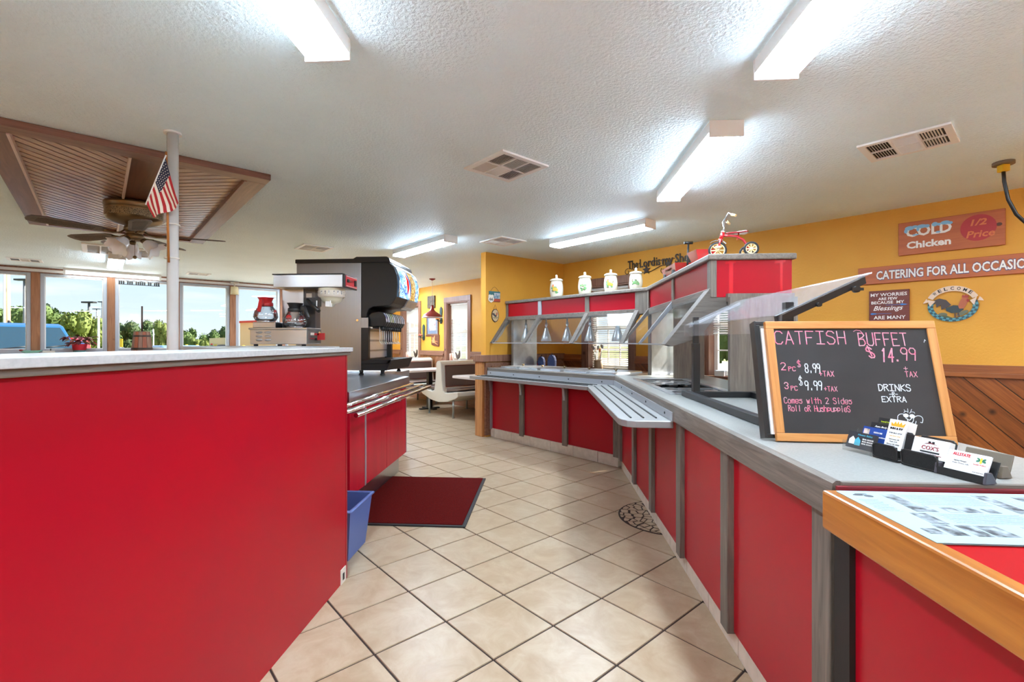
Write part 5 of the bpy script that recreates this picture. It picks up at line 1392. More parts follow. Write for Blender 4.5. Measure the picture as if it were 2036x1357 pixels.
# ------------------------------------------------------------ chalkboard and the white board behind it
BW, BH = .552, .418
def board_root(name, label, cat, x, y):
    t = T(name, label, cat, E, (x, y, .917 if name == 'chalkboard' else .922), math.radians(-2.6), own=True)
    t.e.rotation_euler[0] = -math.radians(13.9)
    return t
bd = board_root('chalkboard', 'wood framed chalkboard reading CATFISH BUFFET leaning on the counter', 'chalkboard', .782, 1.640)
fr = .027
M_bf = wood('worn_pine_frame', lin(176,112,52), lin(208,146,82), 0, 1, .5, knots=lin(90,50,24))
M_bfz = wood('worn_pine_frame_upright', lin(176,112,52), lin(208,146,82), 2, 1, .5, knots=lin(90,50,24))
bd.p('frame_rail', MB().box(0,BW,0,.018,0,fr), M_bf, .002); bd.p('frame_rail', MB().box(0,BW,0,.018,BH-fr,BH), M_bf, .002)
bd.p('frame_stile', MB().box(0,fr,0,.018,fr,BH-fr), M_bfz, .002); bd.p('frame_stile', MB().box(BW-fr,BW,0,.018,fr,BH-fr), M_bfz, .002)
bd.p('slate', MB().box(fr,BW-fr,.006,.012,fr,BH-fr), plain('chalkboard_slate', lin(34,32,32), .55, c2=lin(44,42,42), ns=5))
def bp(u, v):
    t_ = (878-v)/235; uL = 1543-25*t_; uR = 1901-53*t_
    k = (u-uL)/(uR-uL)
    return k*BW, t_*BH*1.0
pk, wh = MB(), MB()
M_pk = plain('pink_chalk', lin(226,112,140), .95, c2=lin(200,160,170), ns=60); M_wh = plain('white_chalk', lin(214,222,228), .95)
def wr(mb, s, u0, u1, v, h, lw=.0030, slant=0):
    x0, z0 = bp(u0, v); x1, _ = bp(u1, v)
    bd.p('chalk_lettering', chalk(MB(), s, x0, z0, h/235*BH, x1-x0, lw, .0052, slant), M_pk if mb is pk else M_wh)
wr(pk, 'CATFISH', 1541, 1682, 689, 26, .0034); wr(pk, 'BUFFET', 1708, 1802, 692, 25, .0034)
x0, z0 = bp(1695, 661)
pk.M = Matrix.Identity(4)
wr(pk, '$', 1729, 1744, 716, 20, .0042, -.3); wr(pk, '14', 1752, 1776, 724, 26, .0045, .1); wr(pk, '.', 1781, 1786, 722, 6, .006); wr(pk, '99', 1792, 1820, 721, 24, .0034)
wr(pk, '+', 1796, 1806, 742, 10, .002); wr(pk, 'TAX', 1799, 1822, 753, 10, .0022)
wr(pk, '2', 1553, 1565, 741, 14); wr(pk, 'PC', 1568, 1582, 743, 8, .0024); wr(pk, '$', 1586, 1594, 735, 12, .0022); wr(wh, '8.99', 1602, 1632, 746, 17, .0030); wr(pk, '+TAX', 1630, 1659, 753, 10, .0024)
wr(pk, '3', 1560, 1570, 778, 12); wr(pk, 'PC', 1573, 1586, 781, 8, .0024); wr(wh, '$', 1590, 1598, 771, 16, .0022); wr(wh, '9.99', 1602, 1636, 780, 17, .0030); wr(pk, '+TAX', 1640, 1666, 782, 9, .002)
wr(pk, 'Comes with 2 Sides', 1559, 1695, 806, 11, .0022); wr(pk, 'Roll oR HushpuppieS', 1568, 1692, 821, 11, .0022)
wr(wh, 'DRINKS', 1748, 1810, 780, 12, .0028); wr(wh, '-R-', 1769, 1785, 790, 7, .0022); wr(wh, 'EXTRA', 1755, 1802, 801, 10, .0026)
def line(mb, pts, lw):
    P = [bp(*p) for p in pts]
    for (ax_, az), (bx_, bz) in zip(P, P[1:]):
        L = math.hypot(bx_-ax_, bz-az)
        if L < 1e-6: continue
        nx, nz_ = -(bz-az)/L*lw/2, (bx_-ax_)/L*lw/2
        mb.add([(ax_-nx,.005,az-nz_),(bx_-nx,.005,bz-nz_),(bx_+nx,.005,bz+nz_),(ax_+nx,.005,az+nz_)], [(0,1,2,3)])
line(pk, [(1695,664),(1700,661),(1708,662),(1714,668)], .002)
c_ = lambda u, v, ru, rv, a0, a1, n=10: [(u+ru*math.cos(math.radians(a0+(a1-a0)*i/n)), v+rv*math.sin(math.radians(a0+(a1-a0)*i/n))) for i in range(n+1)]
line(wh, c_(1793,829,8,6,160,340), .002); line(wh, c_(1825,833,9,7,200,380), .002)
line(wh, [(1785,829),(1785,834),(1789,836)], .002); line(wh, [(1834,834),(1833,839),(1829,838)], .002)
line(wh, c_(1801,821,4,3,180,360), .0015); line(wh, c_(1813,822,5,3,180,360), .0015)
line(wh, [(1797,815),(1800,819)], .0014); line(wh, [(1804,813),(1805,819)], .0014); line(wh, [(1812,814),(1810,819)], .0014)
line(wh, [(1800,830),(1808,835),(1814,829)], .0025); line(wh, c_(1810,833,6,7,-30,180), .0022)
line(wh, [(1821,836),(1818,849),(1812,845)], .0022); line(wh, [(1835,683),(1833,680),(1832,686)], .0016)
for u, v in ((1801,826),(1813,827)):
    x, z = bp(u, v); wh.add([(x+.0085*math.cos(2*PI*i/12), .0049, z+.0065*math.sin(2*PI*i/12)) for i in range(12)], [tuple(range(12))])
bd.p('chalk_swash', pk, M_pk)
bd.p('chalk_doodle', wh, M_wh, label='white chalk doodle of a winking face')
b2 = board_root('white_board', 'black framed white board leaning directly behind the chalkboard', 'board', .760, 1.668)
b2.p('frame', MB().box(0,.53,0,.016,0,.014).box(0,.53,0,.016,.40,.414).box(0,.014,0,.016,.014,.40).box(.516,.53,0,.016,.014,.40), M_black, .002)
b2.p('backing', MB().box(-.006,0,-.002,.04,0,.414), M_black)
b2.p('sheet', MB().box(.014,.516,-.008,.010,.012,.385), M_white)
# ------------------------------------------------------------ business cards and their holders
HR = math.radians(-74.3)
def hold(name, label, cat, x, y, group='business card holders', extra=0):
    return T(name, label, cat, E, (x, y, .9125), HR+extra, own=True, group=group)
def tilt(c, deg=-18): return Matrix.Translation(c) @ Matrix.Rotation(math.radians(deg), 4, 'X')
def card(label, x, y, c, wd, ht, thick, face_m, prints, deg=-18, lift=.008, n=1):
    t = T('business_cards', label, 'cards', E, (x, y, .9125), HR, own=True, group='stacks of business cards')
    m = MB(); m.M = tilt(c, deg); m.box(-wd/2, wd/2, 0, thick, lift, lift+ht)
    t.p('card_stack', m, M_white if face_m is None else face_m)
    for nm, mat_, fn_ in prints:
        q = MB(); fn_(q); mm = MB(); mm.M = tilt(c, deg); mm.add([(v.x, v.y-.0004, v.z+lift) for v in q.v], q.f); t.p(nm, mm, mat_)
    return t
mesh_m = plain('black_wire_mesh', lin(48,46,46), .5, .4, c2=lin(20,20,20), ns=900)
def mesh_holder(label, x, y, wd):
    t = hold('card_holder', label, 'card holder', x, y)
    t.p('mesh_front', MB().ext([(.0,.004),(.003,.004),(.001,.042),(-.002,.042)], 'x', -wd/2, wd/2), mesh_m)
    t.p('mesh_floor', MB().box(-wd/2, wd/2, 0, .045, .001, .004), mesh_m)
    t.p('mesh_back', MB().ext([(.043,.004),(.046,.004),(.062,.075),(.059,.075)], 'x', -wd/2, wd/2), mesh_m)
    h_ = wd/2
    t.p('wire_rim', MB().tube([(-h_,0,.008),(-h_,-.002,.036),(-h_+.008,-.002,.043),(h_-.008,-.002,.043),(h_,-.002,.036),(h_,0,.008),(h_-.006,0,.003),(-h_+.006,0,.003)], .0022, 7, closed=True)
        .tube([(-h_,.045,.006),(-h_,.061,.07),(-h_+.008,.063,.077),(h_-.008,.063,.077),(h_,.061,.07),(h_,.045,.006)], .0022, 7).tube([(-h_,0,.004),(-h_,.045,.004)], .0022, 7).tube([(h_,0,.004),(h_,.045,.004)], .0022, 7), M_black)
    return t
ch1 = hold('card_holder', 'clear acrylic card holder with dark cards, first of the row by the chalkboard', 'card holder', .945, 1.500)
ch1.p('holder_body', MB().box(-.047,.047,0,.003,.001,.032).box(-.047,.047,0,.045,.001,.004).box(-.047,-.044,0,.045,.001,.030).box(.044,.047,0,.045,.001,.030).ext([(.040,.001),(.045,.001),(.062,.065),(.058,.065)], 'x', -.047, .047), M_acry)
def pr(fn_): return fn_
card('dark business cards with a white and teal house logo in the clear holder', .945, 1.500, (0,.006,.004), .088, .051, .010, plain('card_dark', lin(48,46,50), .4), [
    ('house_logo', ink_w, lambda q: q.ext([(-.036,.012),(-.036,.026),(-.026,.036),(-.018,.028),(-.018,.012)], 'y', -.0006, -.0001)),
    ('teal_house', rgb(70,160,180), lambda q: q.ext([(-.017,.010),(-.017,.026),(-.009,.036),(.001,.026),(.001,.010)], 'y', -.0006, -.0001)),
    ('lettering', ink_w, lambda q: [fit(q, 'REAL ESTATE', .006, .040, .030-.007*i, .0042, -.0002) for i in range(3)]),
    ('teal_lettering', rgb(70,160,180), lambda q: fit(q, 'Home Sales', -.012, .034, .041, .0055, -.0002, shear=.2))])
card('blue business cards behind the dark ones, with a small portrait', .965, 1.500, (.012,.022,.018), .088, .053, .003, plain('card_blue', lin(30,66,140), .4), [
    ('portrait', plain('portrait_print', lin(224,200,186), .5, c2=lin(80,50,40), ns=60), lambda q: q.box(-.040,-.022,-.0006,-.0001,.012,.046)),
    ('lettering', ink_w, lambda q: fit(q, 'HEALTH CARE', -.008, .018, .036, .005, -.0002)), ('lettering', ink_w, lambda q: fit(q, 'Nurse Practitioner', -.014, .036, .024, .0045, -.0002))])
card('black business cards with white script above the blue ones', .975, 1.500, (.018,.032,.034), .088, .050, .003, plain('card_black', lin(30,28,30), .4), [
    ('lettering', ink_w, lambda q: fit(q, 'Auto Body & Glass', -.03, .036, .036, .0055, -.0002, shear=.3)), ('lettering', ink_w, lambda q: fit(q, 'Mobile Service', -.006, .038, .026, .0045, -.0002))])
card('black and lime business cards at the back of the row', .985, 1.498, (.018,.046,.046), .088, .052, .003, plain('card_black2', lin(34,32,34), .4), [
    ('lime_band', rgb(190,214,40), lambda q: q.box(-.040,.030,-.0006,-.0001,.026,.034)),
    ('lettering', rgb(190,214,40), lambda q: fit(q, 'Lawn & Tree Care', -.034, .006, .038, .005, -.0002))])
mh1 = mesh_holder('small empty-fronted black wire mesh holder below the INN & RV cards', .972, 1.418, .070)
card('tall white business cards with a gold crown reading INN & RV', .985, 1.432, (-.002,.020,.018), .052, .088, .034, None, [
    ('crown', rgb(226,160,30), lambda q: q.ext([(-.018,.068),(-.020,.080),(-.012,.074),(-.008,.083),(-.003,.075),(0,.085),(.004,.075),(.009,.083),(.013,.074),(.021,.080),(.018,.068)], 'y', -.0006, -.0001)),
    ('lettering', ink_k, lambda q: fit(q, 'INN & RV', -.019, .017, .059, .006, -.0002, bold=.0003)), ('lettering', ink_k, lambda q: fit(q, '918-463-3737', -.019, .018, .046, .0042, -.0002)),
    ('small_print', rgb(120,116,112), lambda q: fit(q, 'Interstate 40', -.015, .014, .028, .0035, -.0002)), ('small_print', rgb(120,116,112), lambda q: fit(q, 'Exit 278', -.011, .010, .021, .0035, -.0002)), ('small_print', rgb(120,116,112), lambda q: fit(q, 'Warner OK 74469', -.019, .018, .013, .0035, -.0002)),
    ('gold_line', rgb(226,180,90), lambda q: fit(q, 'your home away', -.016, .015, .038, .0032, -.0002))])
mh2 = mesh_holder("black wire mesh holder carrying the COX'S cards", .995, 1.325, .092)
card("white business cards reading COX'S in dark red", 1.0, 1.325, (0,.018,.020), .088, .052, .030, None, [
    ('lettering', rgb(150,30,40), lambda q: fit(q, "COX'S", -.020, .022, .022, .011, -.0002)),
    ('black_band', ink_k, lambda q: q.box(-.022,.026,-.0006,-.0001,.014,.018)),
    ('roof_logo', rgb(120,30,36), lambda q: q.ext([(-.016,.037),(.0,.042),(.018,.037),(.024,.036),(.0,.039),(-.022,.036)], 'y', -.0006, -.0001)),
    ('cars', ink_k, lambda q: q.box(-.006,.0,-.0006,-.0001,.040,.045).box(.003,.009,-.0006,-.0001,.040,.045)),
    ('small_print', rgb(150,60,60), lambda q: fit(q, 'Muskogee  Oklahoma', -.028, .032, .009, .0028, -.0002))])
bh = hold('card_holder', 'low black plastic card holder carrying the ALLSTATE card', 'card holder', 1.018, 1.232)
bh.p('holder_base', MB().box(-.052,.052,0,.034,.001,.006).box(-.052,.052,0,.003,.006,.020), M_black)
M_smp = plain('smoky_plastic', lin(74,72,80), .3)
for x0_, x1_ in ((.050,.056),(-.056,-.050)): bh.p('holder_end', MB().ext([(-.003,.001),(.036,.001),(.020,.028),(.002,.030)], 'x', x0_, x1_), M_smp, .002)
bh.p('holder_back', MB().ext([(.030,.004),(.034,.004),(.052,.05),(.048,.05)], 'x', -.052, .052), M_black)
card('white business card reading ALLSTATE with a yellow and green emblem', 1.018, 1.232, (0,.010,.008), .090, .052, .006, None, [
    ('lettering', rgb(200,50,60), lambda q: fit(q, 'ALLSTATE', -.034, .004, .040, .0075, -.0002, bold=.0003)),
    ('small_print', rgb(130,128,128), lambda q: fit(q, 'Agency Manager', -.028, .0, .026, .0035, -.0002)), ('small_print', rgb(130,128,128), lambda q: fit(q, 'Auto Home Life', -.030, .006, .020, .0030, -.0002)), ('small_print', rgb(130,128,128), lambda q: fit(q, 'www', .016, .040, .006, .003, -.0002)),
    ('emblem', rgb(226,206,40), lambda q: q.box(.026,.030,-.0006,-.0001,.030,.044)),
    ('emblem_leaves', rgb(40,110,80), lambda q: [disc(q, .022, .036, .005, .0025, -.0001, -.0006, 8, .5), disc(q, .034, .036, .005, .0025, -.0001, -.0006, 8, -.5), disc(q, .022, .041, .004, .002, -.0001, -.0006, 8, -.5), disc(q, .034, .041, .004, .002, -.0001, -.0006, 8, .5)]),
    ('red_line', rgb(210,80,80), lambda q: fit(q, 'South Police', .014, .040, .025, .003, -.0002))], deg=-24)
gh = hold('card_holder', 'empty smoky brown card holder at the end of the row', 'card holder', 1.105, 1.290)
smk = plain('smoky_brown_acrylic', lin(112,102,88), .3)
gh.p('holder_base', MB().box(-.052,.052,0,.036,.001,.006).box(-.052,.052,0,.003,.006,.018), smk)
gh.p('holder_back', MB().ext([(.030,.004),(.034,.004),(.050,.055),(.046,.055)], 'x', -.052, .052), smk, .002)
for x0_, x1_ in ((.050,.056),(-.056,-.050)): gh.p('holder_end', MB().ext([(-.003,.001),(.036,.001),(.022,.030),(.002,.032)], 'x', x0_, x1_), smk, .002)
# ------------------------------------------------------------ cash desk with oak edge and newspaper
cd_ = T('cash_desk', 'lower red desk with thick honey oak edge at the near end of the counter', 'desk', E, (1.1, .5, 0))
cd_.p('desk_body', MB().box(.74, 1.75, -.7, 1.183, 0, .80), M_red)
cd_.p('desk_top', MB().box(.70, 1.75, -.72, 1.184, .80, .894), plain('red_desk_top', lin(160,3,9), .6, spec=.08))
cd_.p('edge_board', MB().box(.662, .700, -.72, 1.176, .806, .897), M_edge, .006)
cd_.p('maroon_strip', MB().box(.70, 1.75, 1.176, 1.186, .890, .904), rgb(120,22,34,.4))
cd_.p('shadow_batten', MB().box(.726,.742,1.176,1.235,0,.81), M_dark)  # dark strip stands in for the shade of the gap here
npp = T('newspaper', 'pale blue printed paper tablemat with black pictures on the red desk', 'newspaper', E, (.9, 1.0, .895))
M_pap = rgb(150,172,178,.9)
npp.p('sheet', MB().box(.690,1.62,.882,1.168,.8955,.8975), M_pap)
npp.p('sheet', MB().box(.684,1.60,.877,1.160,.8945,.8955), rgb(150,176,184,.9))
npp.p('sheet', MB().box(.686,1.61,.874,1.158,.8975,.8985), M_pap)
pic = plain('grey_photo_print', lin(46,46,48), .8, c2=lin(150,158,160), ns=45)
txp = plain('fine_print', lin(136,158,164), .8, c2=lin(156,178,184), ns=260)
for x0, x1, y0, y1 in ((.771,.801,1.073,1.144),(.77,.814,1.032,1.069),(.835,.862,1.031,1.060),(.867,.900,1.031,1.062),(.913,.936,1.031,1.056),(.749,.780,.964,1.023),(.707,.735,.914,.940),(.742,.771,.908,.960),(.783,.811,.906,.959),(.816,.856,.906,.958),(.97,1.0,1.03,1.145),(.90,.94,.906,.958),(.95,.99,.906,.95),(1.05,1.12,1.04,1.14),(1.16,1.22,.92,1.0)):
    npp.p('printed_picture', MB().box(x0, x1, y0, y1, .8985, .8988), pic)
for x0, x1, y0, y1 in ((.70,.745,1.03,1.11),(.812,.96,1.07,1.145),(.795,.96,.968,1.024),(1.01,1.04,.91,1.14),(.985,1.04,.96,1.02),(1.13,1.3,1.02,1.14)): npp.p('printed_text', MB().box(x0, x1, y0, y1, .8985, .8987), txp)
m = MB(); disc_ = [(.72,1.135,.012,.006),(.738,1.128,.010,.008),(.73,1.142,.014,.003)]
for x, y, a, b in disc_: m.ext([(x+a*math.cos(k*PI/5), y+b*math.sin(k*PI/5)) for k in range(10)], 'z', .8985, .8988)
npp.p('logo', m, rgb(70,74,78,.8))
m = MB()
for i in range(9): m.box(.700+.002*(i%3), .740-.004*(i%2), 1.100-i*.008, 1.1015-i*.008, .8988, .8990)
for i in range(7): m.box(.816, .958, 1.138-i*.010, 1.1395-i*.010, .8988, .8990); m.box(.80, .955, 1.018-i*.0075, 1.0192-i*.0075, .8988, .8990)
npp.p('printed_lines', m, rgb(112,130,136,.8))
# ------------------------------------------------------------ booths
def booth(label, ca, b0, b1, h=.93):
    t = T('booth_bench', label, 'booth', W, (ca, (b0+b1)/2, 0), own=True, group='ivory double booths with brown cushions')
    y0, y1 = b0-(b0+b1)/2, b1-(b0+b1)/2
    prof = [(-.60,.43),(-.56,.445),(-.20,.40),(-.14,.43),(-.10,.60),(-.075,h-.05),(-.05,h-.012),(0,h),(.05,h-.012),(.075,h-.05),(.10,.60),(.14,.43),(.20,.40),(.54,.445),(.57,.43),(.575,.37),(.50,.33),(.25,.255),(.0,.232),(-.25,.255),(-.52,.33),(-.60,.38)]
    t.p('shell', MB().ext(prof, 'y', y0, y1, False), M_shell, .012)
    for s_ in (-1, 1):
        lo = MB().ext([(s_*.118,.50),(s_*.135,.50),(s_*.112,h-.08),(s_*.092,h-.08)], 'y', y0+.06, y1-.06)
        t.p('back_cushion', lo, M_brown, .012)
        t.p('cushion_piping', MB().tube([(s_*.140,y0+.06,.50),(s_*.112,y0+.06,h-.08),(s_*.112,y1-.06,h-.08),(s_*.140,y1-.06,.50)], .007, 6, closed=True), rgb(110,40,32,.4))
        t.p('seat_cushion', MB().ext([(s_*.16,.41),(s_*.22,.42),(s_*.50,.452),(s_*.54,.47),(s_*.50,.485),(s_*.18,.47)], 'y', y0+.05, y1-.05), M_brown, .008)
        for y in (y0+.05, y1-.10): t.p('leg', MB().cyl((s_*.37,y,.012),(s_*.37,y,.30),.017), plain('grey_leg', lin(150,156,154), .35, .5)).__setitem__('kind','thing') if 0 else t.p('leg', MB().cyl((s_*.37,y,.012),(s_*.37,y,.30),.017).cyl((s_*.37,y,0.0005),(s_*.37,y,.014),.021), M_leg)
    return t
M_leg = plain('grey_leg_metal', lin(150,156,154), .35, .5)
booth('ivory double booth bench with brown cushions nearest the partition post', -1.905, -1.02, -.07)
booth('ivory double booth bench seen behind the drink dispenser tray', -3.70, -1.02, -.07, .92)
def table(label, a0, a1, b0, b1, z=.745):
    t = T('booth_table', label, 'table', W, ((a0+a1)/2, (b0+b1)/2, 0), own=True, group='white booth tables')
    x, y = (a1-a0)/2, (b1-b0)/2
    t.p('tabletop', MB().ext([(-x+.05,-y),(x-.05,-y),(x,-y+.05),(x,y),(-x,y),(-x,-y+.05)], 'z', z-.035, z), rgb(226,214,206,.25), .004)
    t.p('pedestal', MB().box(-.04,.04,-.04,.04,.02,z-.035).box(-.2,.2,-.02,.02,z-.06,z-.035).box(-.2,.2,-.04,.04,.001,.02).box(-.04,.04,-.2,.2,.001,.02), M_blackm)
    return t
table('white booth table reaching past the partition post', -1.02, -.36, -1.37, -.07)
table('white booth table between the two ivory booths', -3.06, -2.46, -1.28, -.07)
# ------------------------------------------------------------ pendant lamp
pl = T('pendant_lamp', 'dark red pendant lamp hanging over the booth table from a white cord', 'pendant lamp', W, (-2.75, -.62, 1.70), own=True)
pl.p('lamp_shade', MB().lathe([(.028,.215),(.034,.16),(.05,.13),(.10,.095),(.16,.055),(.188,.018),(.190,.008)], n=36).lathe([(.186,.010),(.155,.05),(.095,.088),(.03,.13)], n=36), rgb(138,30,26,.3,coat=.4))
pl.p('shade_rim', MB().lathe([(.188,.010),(.194,.006),(.194,0),(.186,0),(.184,.008)], n=36), M_white)
pl.p('socket_cap', MB().cyl((0,0,.215),(0,0,.235),.028), rgb(120,26,24))
pl.p('cord', MB().cyl((0,0,.235),(0,0,CEIL-1.70-.02),.004,n=6), rgb(220,190,160))
pl.p('ceiling_rose', MB().lathe([(0,CEIL-1.735),(.02,CEIL-1.73),(.055,CEIL-1.712),(.058,CEIL-1.7005),(0,CEIL-1.7005)]), rgb(138,30,26,.4))
# ------------------------------------------------------------ things on the far yellow wall (local x along the wall, facing -y)
def onwall(name, label, cat, a, z, group=None): return T(name, label, cat, W, (a, -.002, z), own=True, group=group)
p1 = onwall('framed_picture', 'framed floral print with grey mount under the pendant lamp', 'picture', -3.73, 1.60)
p1.p('frame', MB().box(-.235,.235,-.022,0,-.21,-.185).box(-.235,.235,-.022,0,.185,.21).box(-.235,-.21,-.022,0,-.185,.185).box(.21,.235,-.022,0,-.185,.185), M_trimx)
p1.p('mount', MB().box(-.21,.21,-.010,0,-.185,.185), rgb(124,128,140))
p1.p('print', MB().box(-.13,.13,-.012,-.010,-.11,.14), plain('floral_print', lin(232,218,212), .6, c2=lin(190,120,110), ns=16))
p1.p('glazing', MB().box(-.21,.21,-.016,-.015,-.185,.185), M_glass)
p2 = onwall('carved_plaque', 'dark carved wooden plaque above the pendant lamp shade', 'plaque', -3.77, 2.09)
p2.p('board', MB().box(-.14,.14,-.03,0,-.13,.13), plain('carved_wood', lin(104,84,62), .6, c2=lin(52,42,34), ns=22), .004)
for lab, a, z in (('green wall sconce by the window casing, higher of the two', -3.40, 1.79), ('green wall sconce left of the framed picture, lower of the two', -4.09, 1.45)):
    t = onwall('wall_sconce', lab, 'sconce', a, z, 'green candle sconces')
    t.p('back_plate', MB().ext([(-.02,-.17),(.02,-.17),(.045,-.12),(.03,-.03),(.045,.08),(.035,.15),(0,.18),(-.035,.15),(-.045,.08),(-.03,-.03),(-.045,-.12)], 'y', -.02, 0), rgb(44,66,64), .003)
    t.p('candle_arm', MB().tube([(0,-.02,-.10),(0,-.06,-.12),(0,-.10,-.10)], .008).cyl((0,-.10,-.10),(0,-.10,-.085),.035), rgb(44,66,64))
    t.p('candle_flowers', MB().ball((0,-.10,-.06), .035).ball((-.04,-.09,-.07), .025).ball((.035,-.09,-.06), .022), rgb(206,120,40) if z > 1.6 else rgb(150,80,60))
p3 = onwall('state_plaque', 'brown state-shaped wooden plaque with an orange bird', 'plaque', -3.66, 1.28)
p3.p('board', MB().ext([(-.34,.115),(-.34,.085),(-.11,.085),(-.11,-.09),(-.05,-.11),(.03,-.12),(.10,-.125),(.17,-.13),(.19,-.10),(.19,.115)], 'y', -.014, 0), wood('walnut_plaque', lin(96,54,36), lin(132,78,54), 0))
p3.p('bird', MB().ext([(-.07,.07),(-.03,.05),(.02,.10),(.035,.09),(.02,.04),(.03,-.01),(.17,-.03),(.02,-.03),(.15,-.10),(-.01,-.05),(-.06,-.06),(-.09,.0),(-.06,.02)], 'y', -.017, -.014), rgb(226,140,90))
p4 = onwall('thermometer_strip', 'narrow dark strip on the yellow wall near the window casing', 'strip', -.6+.0-1.62, 1.9) if 0 else None
# rooster cut-outs and candles on the sills
def sill_rooster(lab, a, face=1):
    t = T('rooster_figure', lab, 'figurine', W, (a, -.02, SILL+.001), own=True, group='dark rooster figures on the window sills')
    t.p('rooster_body', MB().ext([(face*x, z) for x, z in [(-.012,.05),(.015,.05),(.05,.08),(.06,.12),(.085,.17),(.075,.185),(.055,.165),(.03,.14),(0,.125),(-.03,.15),(-.045,.205),(-.06,.22),(-.075,.17),(-.07,.11),(-.04,.07)]], 'y', -.012, .012), rgb(70,56,46,.5), .006)
    t.p('stand', MB().lathe([(0,0),(.035,0),(.034,.008),(.010,.014),(.008,.055),(0,.055)]), rgb(120,104,84))
def candle(lab, a):
    t = T('pillar_candle', lab, 'candle', W, (a, -.015, SILL+.001), own=True, group='tall candles on the window sills')
    t.p('wax', MB().lathe([(0,0),(.035,0),(.036,.15),(.03,.152),(0,.146)]), rgb(206,160,140,.5)); t.p('wick', MB().cyl((0,0,.146),(0,0,.162),.002), M_black)
sill_rooster('dark rooster figure on the sill of the window beside the partition', -2.78, -1)
sill_rooster('dark rooster figure on the sill of the window behind the dispenser', -4.42, -1)
candle('pinkish pillar candle on the sill of the window beside the partition', -3.02)
candle('pinkish pillar candle on the sill of the window behind the dispenser', -4.80)
# ------------------------------------------------------------ behind the buffet
uc = T('utensil_crock', 'beige crock full of wooden and plastic utensils on the window sill behind the buffet', 'crock', W, (.70, -.04, SILL+.001), own=True)
uc.p('crock_body', MB().lathe([(0,0),(.058,0),(.062,.01),(.062,.13),(.056,.132),(.056,.02),(0,.02)]), rgb(176,150,122,.5))
for k, (dx_, dy_, h_, mm) in enumerate(((-.10,.0,.30,M_offw),(-.06,-.02,.28,M_zinc),(-.02,.02,.27,rgb(190,120,60)),(.01,-.02,.29,M_offw),(.04,.01,.31,M_offw),(.07,-.01,.30,M_zinc),(.0,.03,.25,rgb(180,110,60)))):
    u_ = uc.p('utensil', MB().tube([(dx_*.2,dy_*.5,.03),(dx_,dy_,h_)], .005, 6).ball((dx_*1.08,dy_*1.05,h_+.02), .022, (1,.35,1.2), 8), mm)
for lab, a in (('navy quilted oven mitt standing behind the pan lids, closer to the partition', .25), ('larger navy quilted oven mitt standing behind the pan lids', .45)):
    big = a > .3
    t = T('oven_mitt', lab, 'oven mitt', W, (a, -.72, .9115), own=True, group='navy oven mitts behind the buffet')
    k = 1.15 if big else .95
    t.p('mitt', MB().ext([(k*x, k*z) for x, z in [(-.055,0),(.055,0),(.060,.07),(.05,.11),(.028,.135),(0,.142),(-.028,.135),(-.05,.11),(-.060,.07)]], 'y', -.022, .022), plain('navy_quilt', lin(58,66,104), .8, bs=.8, bsc=60, bd=.01), .010)
    t.p('loop', MB().tube([(-.01,0,.138*k),(0,0,.165*k),(.01,0,.138*k)], .004), M_black)
    if not big: t.p('red_lining', MB().box(-.075,-.05,-.012,.012,0,.04), rgb(180,30,50))
nb = T('napkin_box', 'small white paper box on the sill behind the grey upright', 'box', W, (2.42, -.02, SILL+.001), own=True)
nb.p('box_body', MB().box(-.055,.055,-.03,.03,0,.055), M_white, .003); nb.p('box_lid', MB().box(-.058,.058,-.033,.033,.055,.062), rgb(206,222,236), .002)
jg = T('plastic_jug', 'cloudy plastic jug with a blue base on the sill beside the grey upright', 'jug', W, (2.62, -.02, SILL+.001), own=True)
jg.p('jug_body', MB().lathe([(0,0),(.055,0),(.058,.02),(.055,.12),(.045,.17),(.028,.20),(.026,.24),(0,.24)]), plain('cloudy_pe', lin(222,222,218), .35))
jg.p('handle', MB().tube([(-.03,0,.22),(-.075,0,.20),(-.08,0,.13),(-.055,0,.10)], .009), M_offw); jg.p('blue_band', MB().lathe([(.0595,.02),(.0605,.03),(.0595,.075)]), rgb(60,100,180))
proto = None
for k in range(5):
    lab = 'white foam tray in the small stack by the grey upright, ' + ['lowest','second from below','middle','second from the top','topmost'][k]
    if proto is None:
        t = T('foam_tray', lab, 'tray', E, (1.335, 2.62, .9125), own=True, group='stack of white foam trays')
        t.p('tray_shell', MB().add([(-.06,-.07,0),(.06,-.07,0),(.06,.07,0),(-.06,.07,0),(-.072,-.082,.015),(.072,-.082,.015),(.072,.082,.015),(-.072,.082,.015)], [(3,2,1,0),(0,1,5,4),(1,2,6,5),(2,3,7,6),(3,0,4,7),(4,5,6,7)]), M_white)
        proto = t.e
    else: place(dup(proto), E, (1.335+.003*(k%2), 2.62, .9125+k*.0153), .02*k, lab)
# ------------------------------------------------------------ on the window ledge by the front windows
LZ = 1.0625
gb_ = T('green_bowl', 'small green glazed leaf-shaped dish on the sill by the pickup window', 'dish', W, (-5.60, -6.10, LZ), own=True)
gb_.p('dish_body', MB().ext([(-.10,.055),(-.13,.035),(-.07,0),(.05,0),(.12,.055),(.05,.05),(0,.048)], 'x', -.04, .04), rgb(120,170,150,.25), .012)
gb_.p('beak', MB().ball((0,-.125,.055), .018, (1,1.4,.8), 8), rgb(150,50,40))
wx = T('white_box', 'small white box on the sill beside the green dish', 'box', W, (-5.62, -5.92, LZ), own=True); wx.p('box_body', MB().box(-.04,.04,-.07,.07,0,.045), M_offw, .004)
wx.p('lid_knob', MB().cyl((0,.02,.045),(0,.02,.075),.008), M_blackm)
ph = T('potted_coleus', 'potted plant with dark red leaves in a red and teal tin on the sill', 'potted plant', W, (-5.60, -5.56, LZ), own=True)
